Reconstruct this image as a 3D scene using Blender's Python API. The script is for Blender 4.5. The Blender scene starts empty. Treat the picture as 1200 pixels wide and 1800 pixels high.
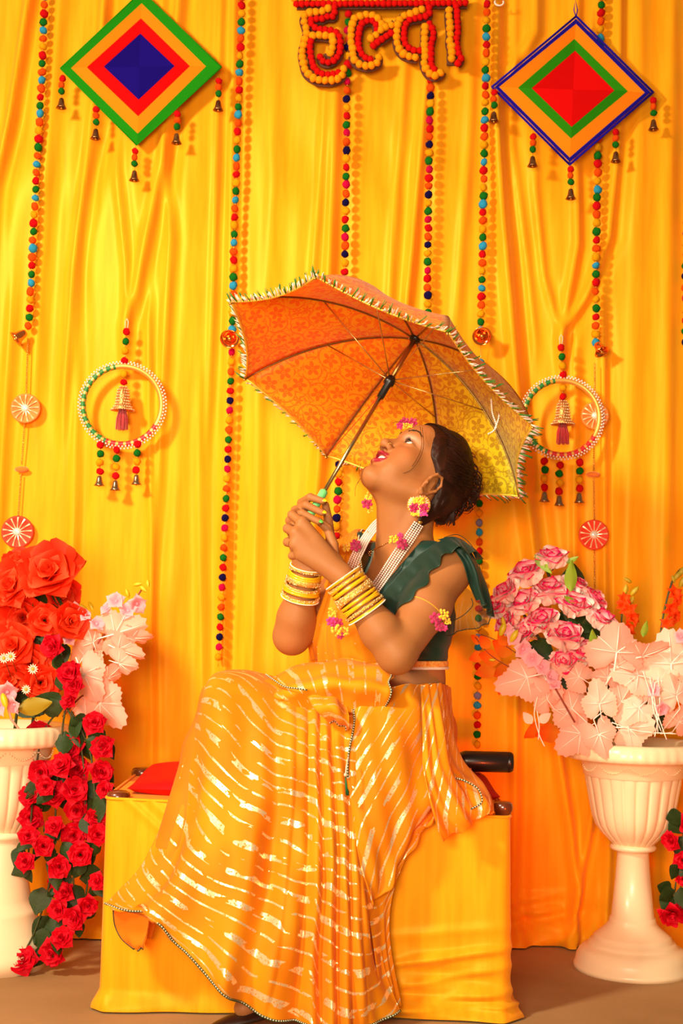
import bpy, bmesh, math, random
import numpy as np
from mathutils import Vector, Matrix, Euler, Quaternion
random.seed(7)
S = bpy.context.scene
COL = S.collection

# ---------------------------------------------------------------- camera
F_PX = 2400.0
PITCH = math.radians(4.45)
ROLL = math.radians(1.25)
CAM_LOC = Vector((0.0, -3.0, 0.85))
cam_d = bpy.data.cameras.new('camera')
cam_d.sensor_fit = 'VERTICAL'
cam_d.sensor_height = 36.0
cam_d.lens = 36.0 * F_PX / 1800.0
cam_d.clip_start = 0.05
cam = bpy.data.objects.new('camera', cam_d)
COL.objects.link(cam)
CAM_ROT = Matrix.Rotation(math.pi/2 + PITCH, 3, 'X') @ Matrix.Rotation(ROLL, 3, 'Z')
cam.location = CAM_LOC
cam.rotation_euler = CAM_ROT.to_euler()
S.camera = cam
cam_d.dof.use_dof = True; cam_d.dof.focus_distance = 3.08; cam_d.dof.aperture_fstop = 4.5

# ---------------------------------------------------------------- world, lamps, exposure
W = bpy.data.worlds.new('world'); S.world = W
W.use_nodes = True
W.node_tree.nodes['Background'].inputs[0].default_value = (1.0, 0.70, 0.42, 1)
W.node_tree.nodes['Background'].inputs[1].default_value = 0.26
S.view_settings.view_transform = 'Standard'
S.view_settings.look = 'None'
S.view_settings.exposure = -0.28
S.view_settings.gamma = 1.0
S.view_settings.use_curve_mapping = False

def aim(o, target):
    d = Vector(target) - Vector(o.location)
    o.rotation_euler = d.to_track_quat('-Z', 'Y').to_euler()

def area(name, loc, target, size, watts, color, size_y=None, spread=None):
    l = bpy.data.lights.new(name, 'AREA'); l.energy = watts; l.color = color
    l.size = size
    if size_y: l.shape = 'RECTANGLE'; l.size_y = size_y
    if spread: l.spread = spread
    o = bpy.data.objects.new(name, l); COL.objects.link(o); o.location = loc; aim(o, target)
    return o

def spot(name, loc, target, watts, color, angle, blend=0.8, size=0.1):
    l = bpy.data.lights.new(name, 'SPOT'); l.energy = watts; l.color = color
    l.spot_size = math.radians(angle); l.spot_blend = blend; l.shadow_soft_size = size
    o = bpy.data.objects.new(name, l); COL.objects.link(o); o.location = loc; aim(o, target)
    return o

area('key_lamp', (-1.9, -1.9, 2.55), (0.0, 0.5, 1.05), 0.35, 64, (1.0, 0.84, 0.60), spread=math.radians(110))
area('front_fill_lamp', (-.5, -3.5, 1.15), (0.05, 0.4, 1.15), 1.1, 52, (1.0, 0.82, 0.58), spread=math.radians(100))
spot('red_lamp', (0.75, -1.2, 0.25), (0.60, 0.66, 0.60), 75, (1.0, 0.10, 0.02), 52, 1.0, 0.08)
spot('red_lamp', (-0.95, -1.3, 0.25), (-0.60, 0.66, 0.55), 65, (1.0, 0.10, 0.02), 50, 1.0, 0.08)

# ---------------------------------------------------------------- helpers
def P(px, py, y):
    """point of the plane Y = y that the lens sees at pixel (px, py)"""
    d = CAM_ROT @ Vector(((px-600.0)/F_PX, -(py-900.0)/F_PX, -1.0))
    t = (y - CAM_LOC.y) / d.y
    return CAM_LOC + d*t

def PX(n, y=0.2):
    return n * (y + 3.0) / F_PX

def lin(h):
    h = h.lstrip('#')
    c = [int(h[i:i+2], 16)/255.0 for i in (0, 2, 4)]
    return tuple((x/12.92 if x <= .04045 else ((x+.055)/1.055)**2.4) for x in c) + (1.0,)

MATS = {}
def mat(name, color, rough=0.6, metal=0.0, sheen=0.0, spec=0.5, noise=None, bump=None, trans=0.0, sss=0.0, aniso=0.0, coat=0.0):
    """principled material; noise=(scale, second colour, contrast), bump=(scale, strength), trans = share of translucency"""
    if name in MATS: return MATS[name]
    m = bpy.data.materials.new(name); m.use_nodes = True
    nt = m.node_tree; b = nt.nodes['Principled BSDF']
    c = lin(color) if isinstance(color, str) else color
    b.inputs['Base Color'].default_value = c
    b.inputs['Roughness'].default_value = rough
    b.inputs['Metallic'].default_value = metal
    b.inputs['Specular IOR Level'].default_value = spec
    b.inputs['Sheen Weight'].default_value = sheen
    b.inputs['Coat Weight'].default_value = coat
    if sss:
        b.inputs['Subsurface Weight'].default_value = sss
        b.inputs['Subsurface Radius'].default_value = (0.012, 0.005, 0.002)
        b.inputs['Subsurface Scale'].default_value = 1.0
    b.inputs['Anisotropic'].default_value = aniso
    tc = nt.nodes.new('ShaderNodeTexCoord')
    if noise:
        n = nt.nodes.new('ShaderNodeTexNoise'); n.inputs['Scale'].default_value = noise[0]
        n.inputs['Detail'].default_value = 4
        nt.links.new(tc.outputs['Object'], n.inputs['Vector'])
        r = nt.nodes.new('ShaderNodeValToRGB')
        w = noise[2]
        r.color_ramp.elements[0].position = 0.5-w; r.color_ramp.elements[1].position = 0.5+w
        r.color_ramp.elements[0].color = c
        r.color_ramp.elements[1].color = lin(noise[1])
        nt.links.new(n.outputs['Fac'], r.inputs['Fac'])
        nt.links.new(r.outputs['Color'], b.inputs['Base Color'])
    if bump:
        n2 = nt.nodes.new('ShaderNodeTexNoise'); n2.inputs['Scale'].default_value = bump[0]
        nt.links.new(tc.outputs['Object'], n2.inputs['Vector'])
        bp = nt.nodes.new('ShaderNodeBump'); bp.inputs['Strength'].default_value = bump[1]
        bp.inputs['Distance'].default_value = 0.002
        nt.links.new(n2.outputs['Fac'], bp.inputs['Height'])
        nt.links.new(bp.outputs['Normal'], b.inputs['Normal'])
    if trans:
        t = nt.nodes.new('ShaderNodeBsdfTranslucent'); t.inputs['Color'].default_value = c
        src = b.inputs['Base Color'].links
        if src: nt.links.new(src[0].from_socket, t.inputs['Color'])
        mx = nt.nodes.new('ShaderNodeMixShader'); mx.inputs[0].default_value = trans
        out = nt.nodes['Material Output']
        nt.links.new(b.outputs[0], mx.inputs[1]); nt.links.new(t.outputs[0], mx.inputs[2])
        nt.links.new(mx.outputs[0], out.inputs['Surface'])
    MATS[name] = m
    return m

class MB:
    """collects vertices and faces of ONE mesh, in world coordinates"""
    def __init__(s): s.v = []; s.f = []; s.uv = None; s.fm = []
    def add(s, vs, fs, mi=0):
        o = len(s.v); s.v += [tuple(v) for v in vs]; s.f += [tuple(i+o for i in f) for f in fs]; s.fm += [mi]*len(fs)
        return s
    def box(s, c, d, R=None, mi=0):
        c = Vector(c); vs = []
        for x in (-.5, .5):
            for y in (-.5, .5):
                for z in (-.5, .5):
                    p = Vector((x*d[0], y*d[1], z*d[2]))
                    vs.append(c + (R @ p if R else p))
        return s.add(vs, [(0,1,3,2),(4,6,7,5),(0,4,5,1),(2,3,7,6),(0,2,6,4),(1,5,7,3)], mi)
    def tube(s, pts, r, n=8, cap=True, mi=0, closed=False, flat=None):
        pts = [Vector(p) for p in pts]; m = len(pts)
        rs = r if isinstance(r, (list, tuple)) else [r]*m
        vs = []; up = None
        for i, p in enumerate(pts):
            a = pts[(i-1) % m] if (closed or i > 0) else p
            b = pts[(i+1) % m] if (closed or i < m-1) else p
            t = (b-a); t = t.normalized() if t.length > 1e-9 else Vector((0,0,1))
            if up is None:
                up = Vector((0,0,1)) if abs(t.z) < .9 else Vector((1,0,0))
            u = (up - t*up.dot(t)); u = u.normalized() if u.length > 1e-6 else t.orthogonal().normalized()
            up = u; w = t.cross(u)
            for k in range(n):
                an = 2*math.pi*k/n
                vs.append(p + (u*math.cos(an)*(flat or 1) + w*math.sin(an))*rs[i])
        fs = []
        for i in range(m if closed else m-1):
            for k in range(n):
                j = (i+1) % m
                fs.append((i*n+k, i*n+(k+1) % n, j*n+(k+1) % n, j*n+k))
        if cap and not closed:
            fs.append(tuple(range(n-1, -1, -1))); fs.append(tuple((m-1)*n+k for k in range(n)))
        return s.add(vs, fs, mi)
    def ball(s, c, r, nu=8, nv=6, R=None, mi=0):
        c = Vector(c); rr = r if isinstance(r, (list, tuple)) else (r, r, r)
        vs = []
        def tr(p):
            p = Vector((p[0]*rr[0], p[1]*rr[1], p[2]*rr[2])); return c + (R @ p if R else p)
        vs.append(tr((0,0,1)))
        for i in range(1, nv):
            th = math.pi*i/nv
            for k in range(nu):
                ph = 2*math.pi*k/nu
                vs.append(tr((math.sin(th)*math.cos(ph), math.sin(th)*math.sin(ph), math.cos(th))))
        vs.append(tr((0,0,-1))); L = len(vs)-1
        fs = [(0, 1+k, 1+(k+1) % nu) for k in range(nu)]
        for i in range(nv-2):
            for k in range(nu):
                a = 1+i*nu; b = a+nu
                fs.append((a+k, b+k, b+(k+1) % nu, a+(k+1) % nu))
        a = 1+(nv-2)*nu
        fs += [(L, a+(k+1) % nu, a+k) for k in range(nu)]
        return s.add(vs, fs, mi)
    def lathe(s, prof, c=(0,0,0), axis=None, n=24, mi=0, wob=None):
        """prof: (radius, height) pairs; axis: direction of height; wob(angle, i) scales the radius"""
        c = Vector(c); ax = Vector(axis).normalized() if axis is not None else Vector((0,0,1))
        q = Vector((0,0,1)).rotation_difference(ax)
        vs = []
        for i, (r, h) in enumerate(prof):
            for k in range(n):
                an = 2*math.pi*k/n
                g = r*(wob(an, i) if wob else 1)
                vs.append(c + q @ Vector((g*math.cos(an), g*math.sin(an), h)))
        fs = []
        for i in range(len(prof)-1):
            for k in range(n):
                fs.append((i*n+k, i*n+(k+1) % n, (i+1)*n+(k+1) % n, (i+1)*n+k))
        return s.add(vs, fs, mi)
    def grid(s, rows, mi=0, closed=False):
        """rows: list of equal rows of points"""
        n = len(rows[0]); vs = [p for r in rows for p in r]; fs = []
        for i in range(len(rows)-1):
            for k in range(n if closed else n-1):
                fs.append((i*n+k, i*n+(k+1) % n, (i+1)*n+(k+1) % n, (i+1)*n+k))
        return s.add(vs, fs, mi)
    def mesh(s, name, mats, origin=(0,0,0), smooth=True):
        me = bpy.data.meshes.new(name)
        o = Vector(origin)
        me.from_pydata([tuple(Vector(v)-o) for v in s.v], [], s.f)
        for m in (mats if isinstance(mats, (list, tuple)) else [mats]): me.materials.append(m)
        if any(s.fm): me.polygons.foreach_set('material_index', s.fm)
        if smooth: me.shade_smooth()
        me.update()
        return me
    def build(s, name, mats, parent=None, smooth=True):
        org = Vector(parent['_o']) if parent is not None else Vector((0,0,0))
        me = s.mesh(name, mats, org, smooth)
        return link(name, me, parent)

def link(name, me, parent=None, M=None):
    o = bpy.data.objects.new(name, me); COL.objects.link(o)
    if parent is not None:
        o.parent = parent; o['_o'] = parent['_o']
    else:
        o['_o'] = (0.0, 0.0, 0.0)
    if M is not None:
        if parent is not None: M = Matrix.Translation(-Vector(parent['_o'])) @ M
        o.matrix_local = M
    return o

def thing(name, label, cat, loc, group=None):
    o = bpy.data.objects.new(name, None); COL.objects.link(o)
    o.location = loc; o['_o'] = tuple(loc)
    o.empty_display_size = 0.05
    o['label'] = label; o['category'] = cat
    if group: o['group'] = group
    return o

def tag(o, label=None, cat=None, group=None, kind=None):
    if label: o['label'] = label
    if cat: o['category'] = cat
    if group: o['group'] = group
    if kind: o['kind'] = kind
    return o

def single(mb, name, mats, label, cat, group=None, smooth=True):
    """a thing that is one mesh, origin at its own centre-bottom"""
    xs = [Vector(v) for v in mb.v]
    c = Vector(((min(v.x for v in xs)+max(v.x for v in xs))/2, (min(v.y for v in xs)+max(v.y for v in xs))/2, min(v.z for v in xs)))
    me = mb.mesh(name, mats, c, smooth)
    o = bpy.data.objects.new(name, me); COL.objects.link(o); o.location = c; o['_o'] = tuple(c)
    return tag(o, label, cat, group)

def frame_z(d, up=(0,0,1), loc=(0,0,0), s=1.0):
    """matrix whose local Z points along d"""
    z = Vector(d).normalized(); u = Vector(up)
    x = u.cross(z)
    if x.length < 1e-4: x = Vector((1,0,0)).cross(z)
    x.normalize(); y = z.cross(x)
    M = Matrix((x, y, z)).transposed().to_4x4()
    sc = s if isinstance(s, (list, tuple)) else (s, s, s)
    return Matrix.Translation(Vector(loc)) @ M @ Matrix.Diagonal((*sc, 1.0))

def catmull(pts, n):
    """smooth curve through pts, n samples per span"""
    pts = [Vector(p) for p in pts]; out = []
    for i in range(len(pts)-1):
        p0 = pts[max(i-1, 0)]; p1 = pts[i]; p2 = pts[i+1]; p3 = pts[min(i+2, len(pts)-1)]
        for k in range(n):
            t = k/n
            out.append(0.5*((2*p1) + (p2-p0)*t + (2*p0-5*p1+4*p2-p3)*t*t + (3*p1-p0-3*p2+p3)*t**3))
    out.append(pts[-1]); return out

def resample(pts, step):
    """points at equal distance along a polyline"""
    out = [Vector(pts[0])]; acc = 0.0
    for a, b in zip(pts[:-1], pts[1:]):
        a = Vector(a); b = Vector(b); L = (b-a).length
        while acc + L >= step and L > 0:
            t = (step-acc)/L; a = a.lerp(b, t); out.append(a.copy()); L = (b-a).length; acc = 0.0
        acc += L
    return out

def smoothstep(a, b, x):
    t = min(1, max(0, (x-a)/(b-a))); return t*t*(3-2*t)
# ---------------------------------------------------------------- floor, wall, curtain
floor_m = mat('floor_carpet', '#b28c5e', 0.85, noise=(2.2, '#94703f', 0.22), bump=(60, 0.25))
mb = MB(); mb.box((0, -1.0, -0.02), (7, 6, 0.04))
tag(mb.build('floor', floor_m, smooth=False), kind='structure')
mb = MB(); mb.box((0, 0.98, 1.5), (7, 0.08, 3.2))
tag(mb.build('wall_back', mat('wall_paint', '#c8a060', 0.9, noise=(3, '#b08c50', .2)), smooth=False), kind='structure')

# curtain: folds traced as pixel polylines (x, y) with a width in pixels and a height in metres
FOLDS = [
 ([(58,-40),(20,200),(-10,330)], 9, .030), ([(110,-40),(98,120),(80,330),(60,700)], 12, .012),
 ([(190,-40),(150,300),(128,480),(112,720)], 8, .016), ([(182,-40),(185,160),(150,330)], 9, .012),
 ([(318,-40),(296,230),(262,400),(238,520),(222,570)], 10, .020), ([(205,300),(222,470),(222,570)], 7, .010), ([(282,180),(300,420),(285,700),(270,1000)], 8, .010),
 ([(385,120),(376,420),(366,720)], 7, .010), ([(412,-40),(404,500),(396,900),(392,1250)], 8, .016),
 ([(475,-40),(480,300),(470,500)], 14, .007), ([(596,-40),(578,450),(561,800),(545,1000),(540,1250)], 12, .022),
 ([(575,90),(560,350),(540,650)], 8, .012), ([(755,60),(722,450),(705,620)], 9, .018), ([(715,60),(690,420),(680,620)], 9, .010),
 ([(838,-40),(820,300),(800,560)], 10, .010), ([(868,200),(884,400),(905,650),(922,850),(938,990),(945,1200)], 13, .030),
 ([(900,250),(925,450),(940,600)], 8, .012), ([(1012,270),(1014,430),(985,590)], 9, .016), ([(1085,240),(1068,420),(1030,520),(985,590)], 9, .018),
 ([(940,60),(900,120),(880,170)], 12, .016), ([(940,330),(955,480),(985,590)], 7, .010),
 ([(1120,200),(1110,600),(1100,1000)], 16, .008), ([(1180,-40),(1170,600),(1165,1200)], 14, .010),
 ([(1058,560),(1061,850),(1063,1080)], 7, .016), ([(1012,620),(1010,900),(1012,1100)], 8, .010),
 ([(262,560),(266,980),(268,1360)], 6, .010), ([(135,500),(130,900),(120,1250)], 9, .010), ([(350,700),(352,1000),(355,1250)], 10, .008),
 ([(455,640),(450,900),(440,1250)], 12, .008), ([(905,1100),(905,1400),(900,1600),(915,1660)], 9, .020),
 ([(968,1250),(1000,1450),(1012,1560),(1000,1660)], 9, .026), ([(1045,1280),(1040,1420),(1015,1580),(1002,1660)], 8, .022), ([(1072,1400),(1068,1550),(1060,1660)], 7, .014),
 ([(20,560),(0,900),(-20,1200)], 9, .012), ([(85,1380),(80,1560),(76,1640)], 8, .018), ([(145,1300),(140,1600)], 9, .012), ([(1150,1350),(1150,1660)], 9, .010),
 ([(-60,-40),(-70,700),(-80,1640)], 12, .02), ([(-160,-40),(-165,700),(-175,1640)], 12, .02), ([(1290,-40),(1290,1660)], 12, .02), ([(1390,-40),(1385,1660)], 12, .02),
]
CY = 0.68
def curtain():
    x0, x1, z0, z1 = -1.75, 1.75, 0.004, 2.75
    nx, nz = 560, 250
    X = np.linspace(x0, x1, nx)[None, :].repeat(nz, 0)
    Z = np.linspace(z0, z1, nz)[:, None].repeat(nx, 1)
    Hh = np.zeros_like(X)
    for pts, w, a in FOLDS:
        q = [P(x, y, CY) for x, y in pts]; q.sort(key=lambda p: p.z)
        zz = np.array([p.z for p in q]); xx = np.array([p.x for p in q])
        cx = np.interp(Z[:, 0], zz, xx)
        ztop, zbot = zz[-1], zz[0]
        fade = 1/(1+np.exp((Z[:, 0]-ztop-.06)/.05)) * 1/(1+np.exp((zbot-.06-Z[:, 0])/.05))
        if ztop > 2.1: fade = 1/(1+np.exp((zbot-.06-Z[:, 0])/.05))
        if zbot < .15: fade = 1/(1+np.exp((Z[:, 0]-ztop-.06)/.05))
        ww = w*.0015
        d = (X - cx[:, None])/ww
        Hh += (a*(np.exp(-d*d) - .55*np.exp(-((d-2.1)/1.3)**2)))*fade[:, None]
    rng = np.random.RandomState(3)
    for k in range(26):
        f = rng.uniform(5, 40); ph = rng.uniform(0, 7); dr = rng.uniform(-.12, .12); am = .035/f**1.05 * (1+.6*math.sin(k))
        Hh += am*np.sin(f*(X + dr*(Z-1.2) + .03*np.sin(2.3*Z+ph)) + ph) * (0.6+.4*np.sin(1.7*Z+2.1*k+X*1.3))
    # gathered top: cross wrinkles fanning under the rail
    top = np.exp(-((2.10-Z)/.16)**2)
    Hh += top*.006*np.sin(26*X+14*(Z-1.95)*np.sin(3*X+1))
    # puddled hem: diagonal wrinkles on the floor
    bot = np.exp(-(Z/.10)**2)
    Hh += bot*(.012*np.sin(30*X+45*Z)+.010*np.sin(70*Z-12*X)) + .035*np.exp(-(Z/.05)**2)
    c = P(950, 1610, CY)
    e = np.exp(-((X-c.x)/.09)**2-((Z-c.z)/.05)**2)
    Hh += e*.012*np.sin(160*(Z-c.z)-30*(X-c.x))
    Hh = np.clip(Hh, -.03, .05)
    Y = CY - Hh
    vs = np.stack([X, Y, Z], -1).reshape(-1, 3)
    i = np.arange(nz-1)[:, None]*nx + np.arange(nx-1)[None, :]
    fs = np.stack([i, i+1, i+nx+1, i+nx], -1).reshape(-1, 4)
    me = bpy.data.meshes.new('backdrop_curtain')
    me.vertices.add(len(vs)); me.vertices.foreach_set('co', vs.ravel())
    me.loops.add(fs.size); me.loops.foreach_set('vertex_index', fs.ravel())
    me.polygons.add(len(fs)); me.polygons.foreach_set('loop_start', np.arange(0, fs.size, 4)); me.polygons.foreach_set('loop_total', np.full(len(fs), 4))
    me.update(calc_edges=True); me.shade_smooth()
    return me, Hh, X[0], Z[:, 0]

sat = mat('yellow_satin', (0.96, 0.47, 0.012, 1), 0.38, spec=0.40, sheen=0.05, bump=(420, 0.05))
sat.node_tree.nodes['Principled BSDF'].inputs['Specular Tint'].default_value = (1.0, .62, .12, 1)
# fine weave streaks, slightly different yellow along the threads
nt = sat.node_tree; b = nt.nodes['Principled BSDF']
tc = nt.nodes.new('ShaderNodeTexCoord'); mp = nt.nodes.new('ShaderNodeMapping'); mp.inputs['Scale'].default_value = (9, 9, .8)
nz_ = nt.nodes.new('ShaderNodeTexNoise'); nz_.inputs['Scale'].default_value = 6; nz_.inputs['Detail'].default_value = 5
cr = nt.nodes.new('ShaderNodeValToRGB'); cr.color_ramp.elements[0].color = (0.98, 0.325, 0.006, 1); cr.color_ramp.elements[1].color = (0.98, 0.395, 0.010, 1)
cr.color_ramp.elements[0].position = .35; cr.color_ramp.elements[1].position = .65
nt.links.new(tc.outputs['Object'], mp.inputs['Vector']); nt.links.new(mp.outputs['Vector'], nz_.inputs['Vector'])
nt.links.new(nz_.outputs['Fac'], cr.inputs['Fac']); nt.links.new(cr.outputs['Color'], b.inputs['Base Color'])
me, CH, CX, CZ = curtain(); me.materials.append(sat)
cur = link('backdrop_curtain', me)
tag(cur, 'shiny yellow satin backdrop curtain hanging in long folds behind the seated woman', 'curtain')

def curt_y(p):
    """curtain surface Y at the place where the ray to p meets it"""
    i = int(np.clip(np.searchsorted(CZ, p.z), 1, len(CZ)-1)); j = int(np.clip(np.searchsorted(CX, p.x), 1, len(CX)-1))
    return CY - float(CH[max(0, i-4):i+4, max(0, j-5):j+5].max())

def Pw(px, py, off=0.015):
    """a point hanging just in front of the curtain"""
    p = P(px, py, CY); return P(px, py, curt_y(p)-off)

# curtain rail across the very top
mb = MB(); mb.tube([(-1.9, CY+.02, 2.79), (1.9, CY+.02, 2.79)], .018, 10)
single(mb, 'curtain_rail', mat('steel', '#b8b0a8', .35, 1.0), 'metal rail carrying the yellow backdrop curtain above the frame', 'rail')
# ---------------------------------------------------------------- hanging decorations
def pompom_mesh(name, m, seed=1, sub=2):
    bm = bmesh.new(); bmesh.ops.create_icosphere(bm, subdivisions=sub, radius=1.0)
    rnd = random.Random(seed)
    for v in bm.verts: v.co *= 0.92 + .2*rnd.random()
    me = bpy.data.meshes.new(name); bm.to_mesh(me); bm.free(); me.materials.append(m); me.shade_smooth()
    return me
WOOL = {'R': '#d40a12', 'G': '#156e1c', 'B': '#2f9cc8', 'O': '#f25008', 'Y': '#f0a008', 'N': '#140c44', 'C': '#cc0844', 'V': '#8080a8'}
POM = {k: pompom_mesh('pompom', mat('wool_'+k, c, 0.95, spec=.1, bump=(700, .6)), seed=i+1) for i, (k, c) in enumerate(WOOL.items())}
gold = mat('gold_bead', '#e0a850', 0.25, 0.9)
brass = mat('brass_bell', '#a9764a', 0.3, 0.85, noise=(60, '#7d4a30', .15))
copper = mat('copper_bell', '#ff9a50', 0.12, 0.95)
dark_in = mat('bell_inside', '#3a1408', 0.5, .4)
thread = mat('thread', '#e8c8a0', 0.8)
pearl = mat('pearl', '#f6e4da', 0.22, coat=.6)
mirror = mat('foil_mirror', '#fffaf0', 0.15, 0.35)
gota = mat('gota_ribbon', '#ffe4b0', 0.25, 0.3)
redwool = mat('tassel_thread', '#c8141c', 0.9, sheen=.4)

def pom(parent, p, col, r):
    e = Euler((random.uniform(0, 6), random.uniform(0, 6), random.uniform(0, 6)))
    M = Matrix.Translation(p) @ e.to_matrix().to_4x4() @ Matrix.Diagonal((r, r, r*.86, 1))
    return link('pompom', POM[col], parent, M)

def bell_prof(r, h):
    return [(r*.10, 0), (r*.30, -.02*h), (r*.44, -.12*h), (r*.52, -.35*h), (r*.62, -.62*h), (r*.80, -.84*h), (r, -h), (r*.93, -.99*h), (r*.7, -.83*h), (r*.5, -.6*h), (r*.4, -.3*h), (0.0001, -.1*h)]

def bell(parent, p, r, h, axis=(0,0,1), m=None, name='bell'):
    mb = MB(); mb.lathe([(0.0001, .005*h)]+bell_prof(r, h), p, axis, 20)
    b = mb.build(name, m or brass, parent)
    q = Vector((0,0,1)).rotation_difference(Vector(axis).normalized())
    mb = MB(); mb.ball(Vector(p)+q @ Vector((0,0,-h*.98)), r*.24, 8, 6); mb.tube([Vector(p)+q @ Vector((0,0,-h*.3)), Vector(p)+q @ Vector((0,0,-h*.9))], r*.06, 6)
    mb.build('clapper', gold, b)
    return b

def garland(px_line, colors, spacing, label, end=None, start_px=None, r_px=7.7, off=.018, extra=None, group='pompom garlands on the curtain'):
    """px_line: pixel polyline; colors: pattern string"""
    pts = [Pw(x, y, off) for x, y in px_line]
    line = [Vector(p) for p in catmull(pts, 6)]
    yy = min(p.y for p in line)
    for p in line: p.y = .5*p.y + .5*yy
    t = thing('pompom_garland', label, 'garland', line[0], group)
    sp = PX(spacing, .62)
    ps = resample(line, sp)
    seq = colors if callable(colors) else (lambda i: colors[i % len(colors)])
    beads = MB()
    beads.tube(line, .0007, 5)
    for i, p in enumerate(ps):
        c = seq(i)
        j = Vector((random.uniform(-1, 1)*.001, 0, random.uniform(-1, 1)*.001))
        if c != ' ': pom(t, p+j, c, PX(r_px, .62)*random.uniform(.9, 1.08))
        if i < len(ps)-1:
            for f in (.40, .60):
                beads.ball(p.lerp(ps[i+1], f), .0020, 6, 4)
    o = beads.build('bead_string', gold, t); o['kind'] = 'stuff'
    return t, line, ps

def string_beads(parent, a, b, r=.0026, m=None):
    n = max(2, int((Vector(b)-Vector(a)).length/(r*2.1)))
    mb = MB()
    for i in range(n+1): mb.ball(Vector(a).lerp(Vector(b), i/n), r, 6, 4)
    o = mb.build('bead_string', m or gold, parent); o['kind'] = 'stuff'
    return o

def mirror_disc(parent, c, r, back):
    c = Vector(c)
    mb = MB(); mb.lathe([(0.0001, 0), (r*.98, 0), (r, .002), (r*.98, .004), (r*.86, .004), (r*.84, .003), (0.0001, .003)], c, (0, -1, 0), 28)
    d = mb.build('round_disc', back, parent)
    for k in range(13):
        a = 2*math.pi*k/13 + .1
        u = Vector((math.cos(a), 0, math.sin(a))); w = Vector((-math.sin(a), 0, math.cos(a)))
        mb = MB(); q = c + Vector((0, -.006, 0))
        hw = r*.052
        mb.add([q+u*r*.2-w*hw*.6, q+u*r*.2+w*hw*.6, q+u*r*.9+w*hw+Vector((0,.001,0)), q+u*r*.9-w*hw, q+u*r*.55+Vector((0,-.003,0))],
               [(0,1,4),(1,2,4),(2,3,4),(3,0,4)])
        mb.build('gota_strip', gota, d, smooth=False)
    mb = MB(); mb.lathe([(0.0001, .004), (r*.2, .004), (r*.24, .001), (r*.24, 0)], c+Vector((0, -.006, 0)), (0, -1, 0), 16)
    mb.build('mirror', mirror, d)
    return d

# the seven garlands
gA, lA, _ = garland([(79,-20),(72,180),(62,350),(54,520),(50,582)], 'OBORGBOYRGBOYRGBOYRBOYRGB'[0:1]+'BORGBOYRG', 15.6, 'pompom garland with a copper bell and mirror discs, at the left edge')
bell(gA, lA[-1]+Vector((-.004,-.004,-.004)), .023, .036, (.75, .2, .62), copper)
p0 = Pw(49, 596); p1 = Pw(46, 692); string_beads(gA, p0, p1)
wood_d = mat('disc_cloth_orange', '#f08030', .7); red_d = mat('disc_cloth_red', '#e03818', .7)
mirror_disc(gA, Pw(45, 718), PX(27, .62), wood_d)
string_beads(gA, Pw(43, 745), Pw(38, 815))
mb = MB(); mb.ball(Pw(38, 825), (.019, .007, .008), 12, 8); mb.build('flat_pompom', mat('wool_O2', '#f07818', .95, sheen=.5), gA)
string_beads(gA, Pw(37, 834), Pw(32, 905)); mirror_disc(gA, Pw(31, 935), PX(29, .62), red_d)
string_beads(gA, Pw(29, 964), Pw(24, 1010))

gB, lB, _ = garland([(426,-20),(419,200),(412,400),(408,596)], 'YGBORYGBO'[0:0]+'OBORYGBOR'[1:1]+'BORYG', 15.8, 'left garland passing behind the umbrella tip, with a copper bell and navy pompoms below', off=.018)
def gB_bell():
    p = lB[-1]; bell(gB, p+Vector((-.002,-.006,.010)), .026, .036, (.05, .85, .5), copper)
gB_bell()
_l = catmull([Pw(x, y, .018) for x, y in [(407,619),(402,760),(396,900),(391,1010),(386,1110),(383,1172)]], 6)
ps = resample(_l, PX(17.6, .62)); bd = MB(); bd.tube([lB[-1]]+_l, .0007, 5)
for i, p in enumerate(ps):
    pom(gB, p, 'CYOGRN'[i % 6], PX(7.0, .62))
    if i < len(ps)-1:
        for f in (.4, .6): bd.ball(p.lerp(ps[i+1], f), .002, 6, 4)
o = bd.build('lower_bead_string', gold, gB); o['kind'] = 'stuff'

garland([(613,-20),(610,150),(607,400),(604,560),(600,700),(594,850),(590,960)], 'ONYRGCO'[0:0]+'ONYRGC', 15.9, 'garland with navy pompoms falling behind the umbrella to the clasped hands')
garland([(757,140),(753,330),(751,500),(751,560)], 'RONYGC', 15.3, 'short garland under the marigold lettering, ending behind the umbrella rim')
gE, lE, _ = garland([(856,-20),(853,150),(849,330),(846,480),(843,592)], 'GBROY', 15.4, 'right garland with light blue pompoms and copper bell touching the umbrella rim')
bell(gE, lE[-1]+Vector((0, -.008, .008)), .026, .036, (0, .85, .5), copper)
_l = catmull([Pw(x, y, .018) for x, y in [(845,637),(843,760),(842,880),(842,1000),(840,1120),(839,1230),(838,1315)]], 6)
ps = resample(_l, PX(17.0, .62)); bd = MB(); bd.tube([lE[-1]]+_l, .0007, 5)
for i, p in enumerate(ps):
    pom(gE, p, 'BORGYV'[i % 6], PX(7.0, .62))
    if i < len(ps)-1:
        for f in (.4, .6): bd.ball(p.lerp(ps[i+1], f), .002, 6, 4)
o = bd.build('lower_bead_string', gold, gE); o['kind'] = 'stuff'
gF, lF, _ = garland([(1057,-20),(1052,140),(1049,330),(1047,480),(1047,604)], 'OYGROYBGR', 15.7, 'garland behind the right kite, ending in a bell, bead string and two mirror discs')
bell(gF, lF[-1]+Vector((0, -.004, 0)), .021, .034, (-.35, .45, .8), copper)
string_beads(gF, Pw(1045, 640), Pw(1045, 702)); mirror_disc(gF, Pw(1045, 731, .03), PX(25, .62), wood_d)
string_beads(gF, Pw(1044, 757), Pw(1043, 826))
mb = MB(); mb.ball(Pw(1042, 834), (.019, .007, .007), 12, 8); mb.build('flat_pompom', MATS['wool_O2'], gF)
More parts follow.
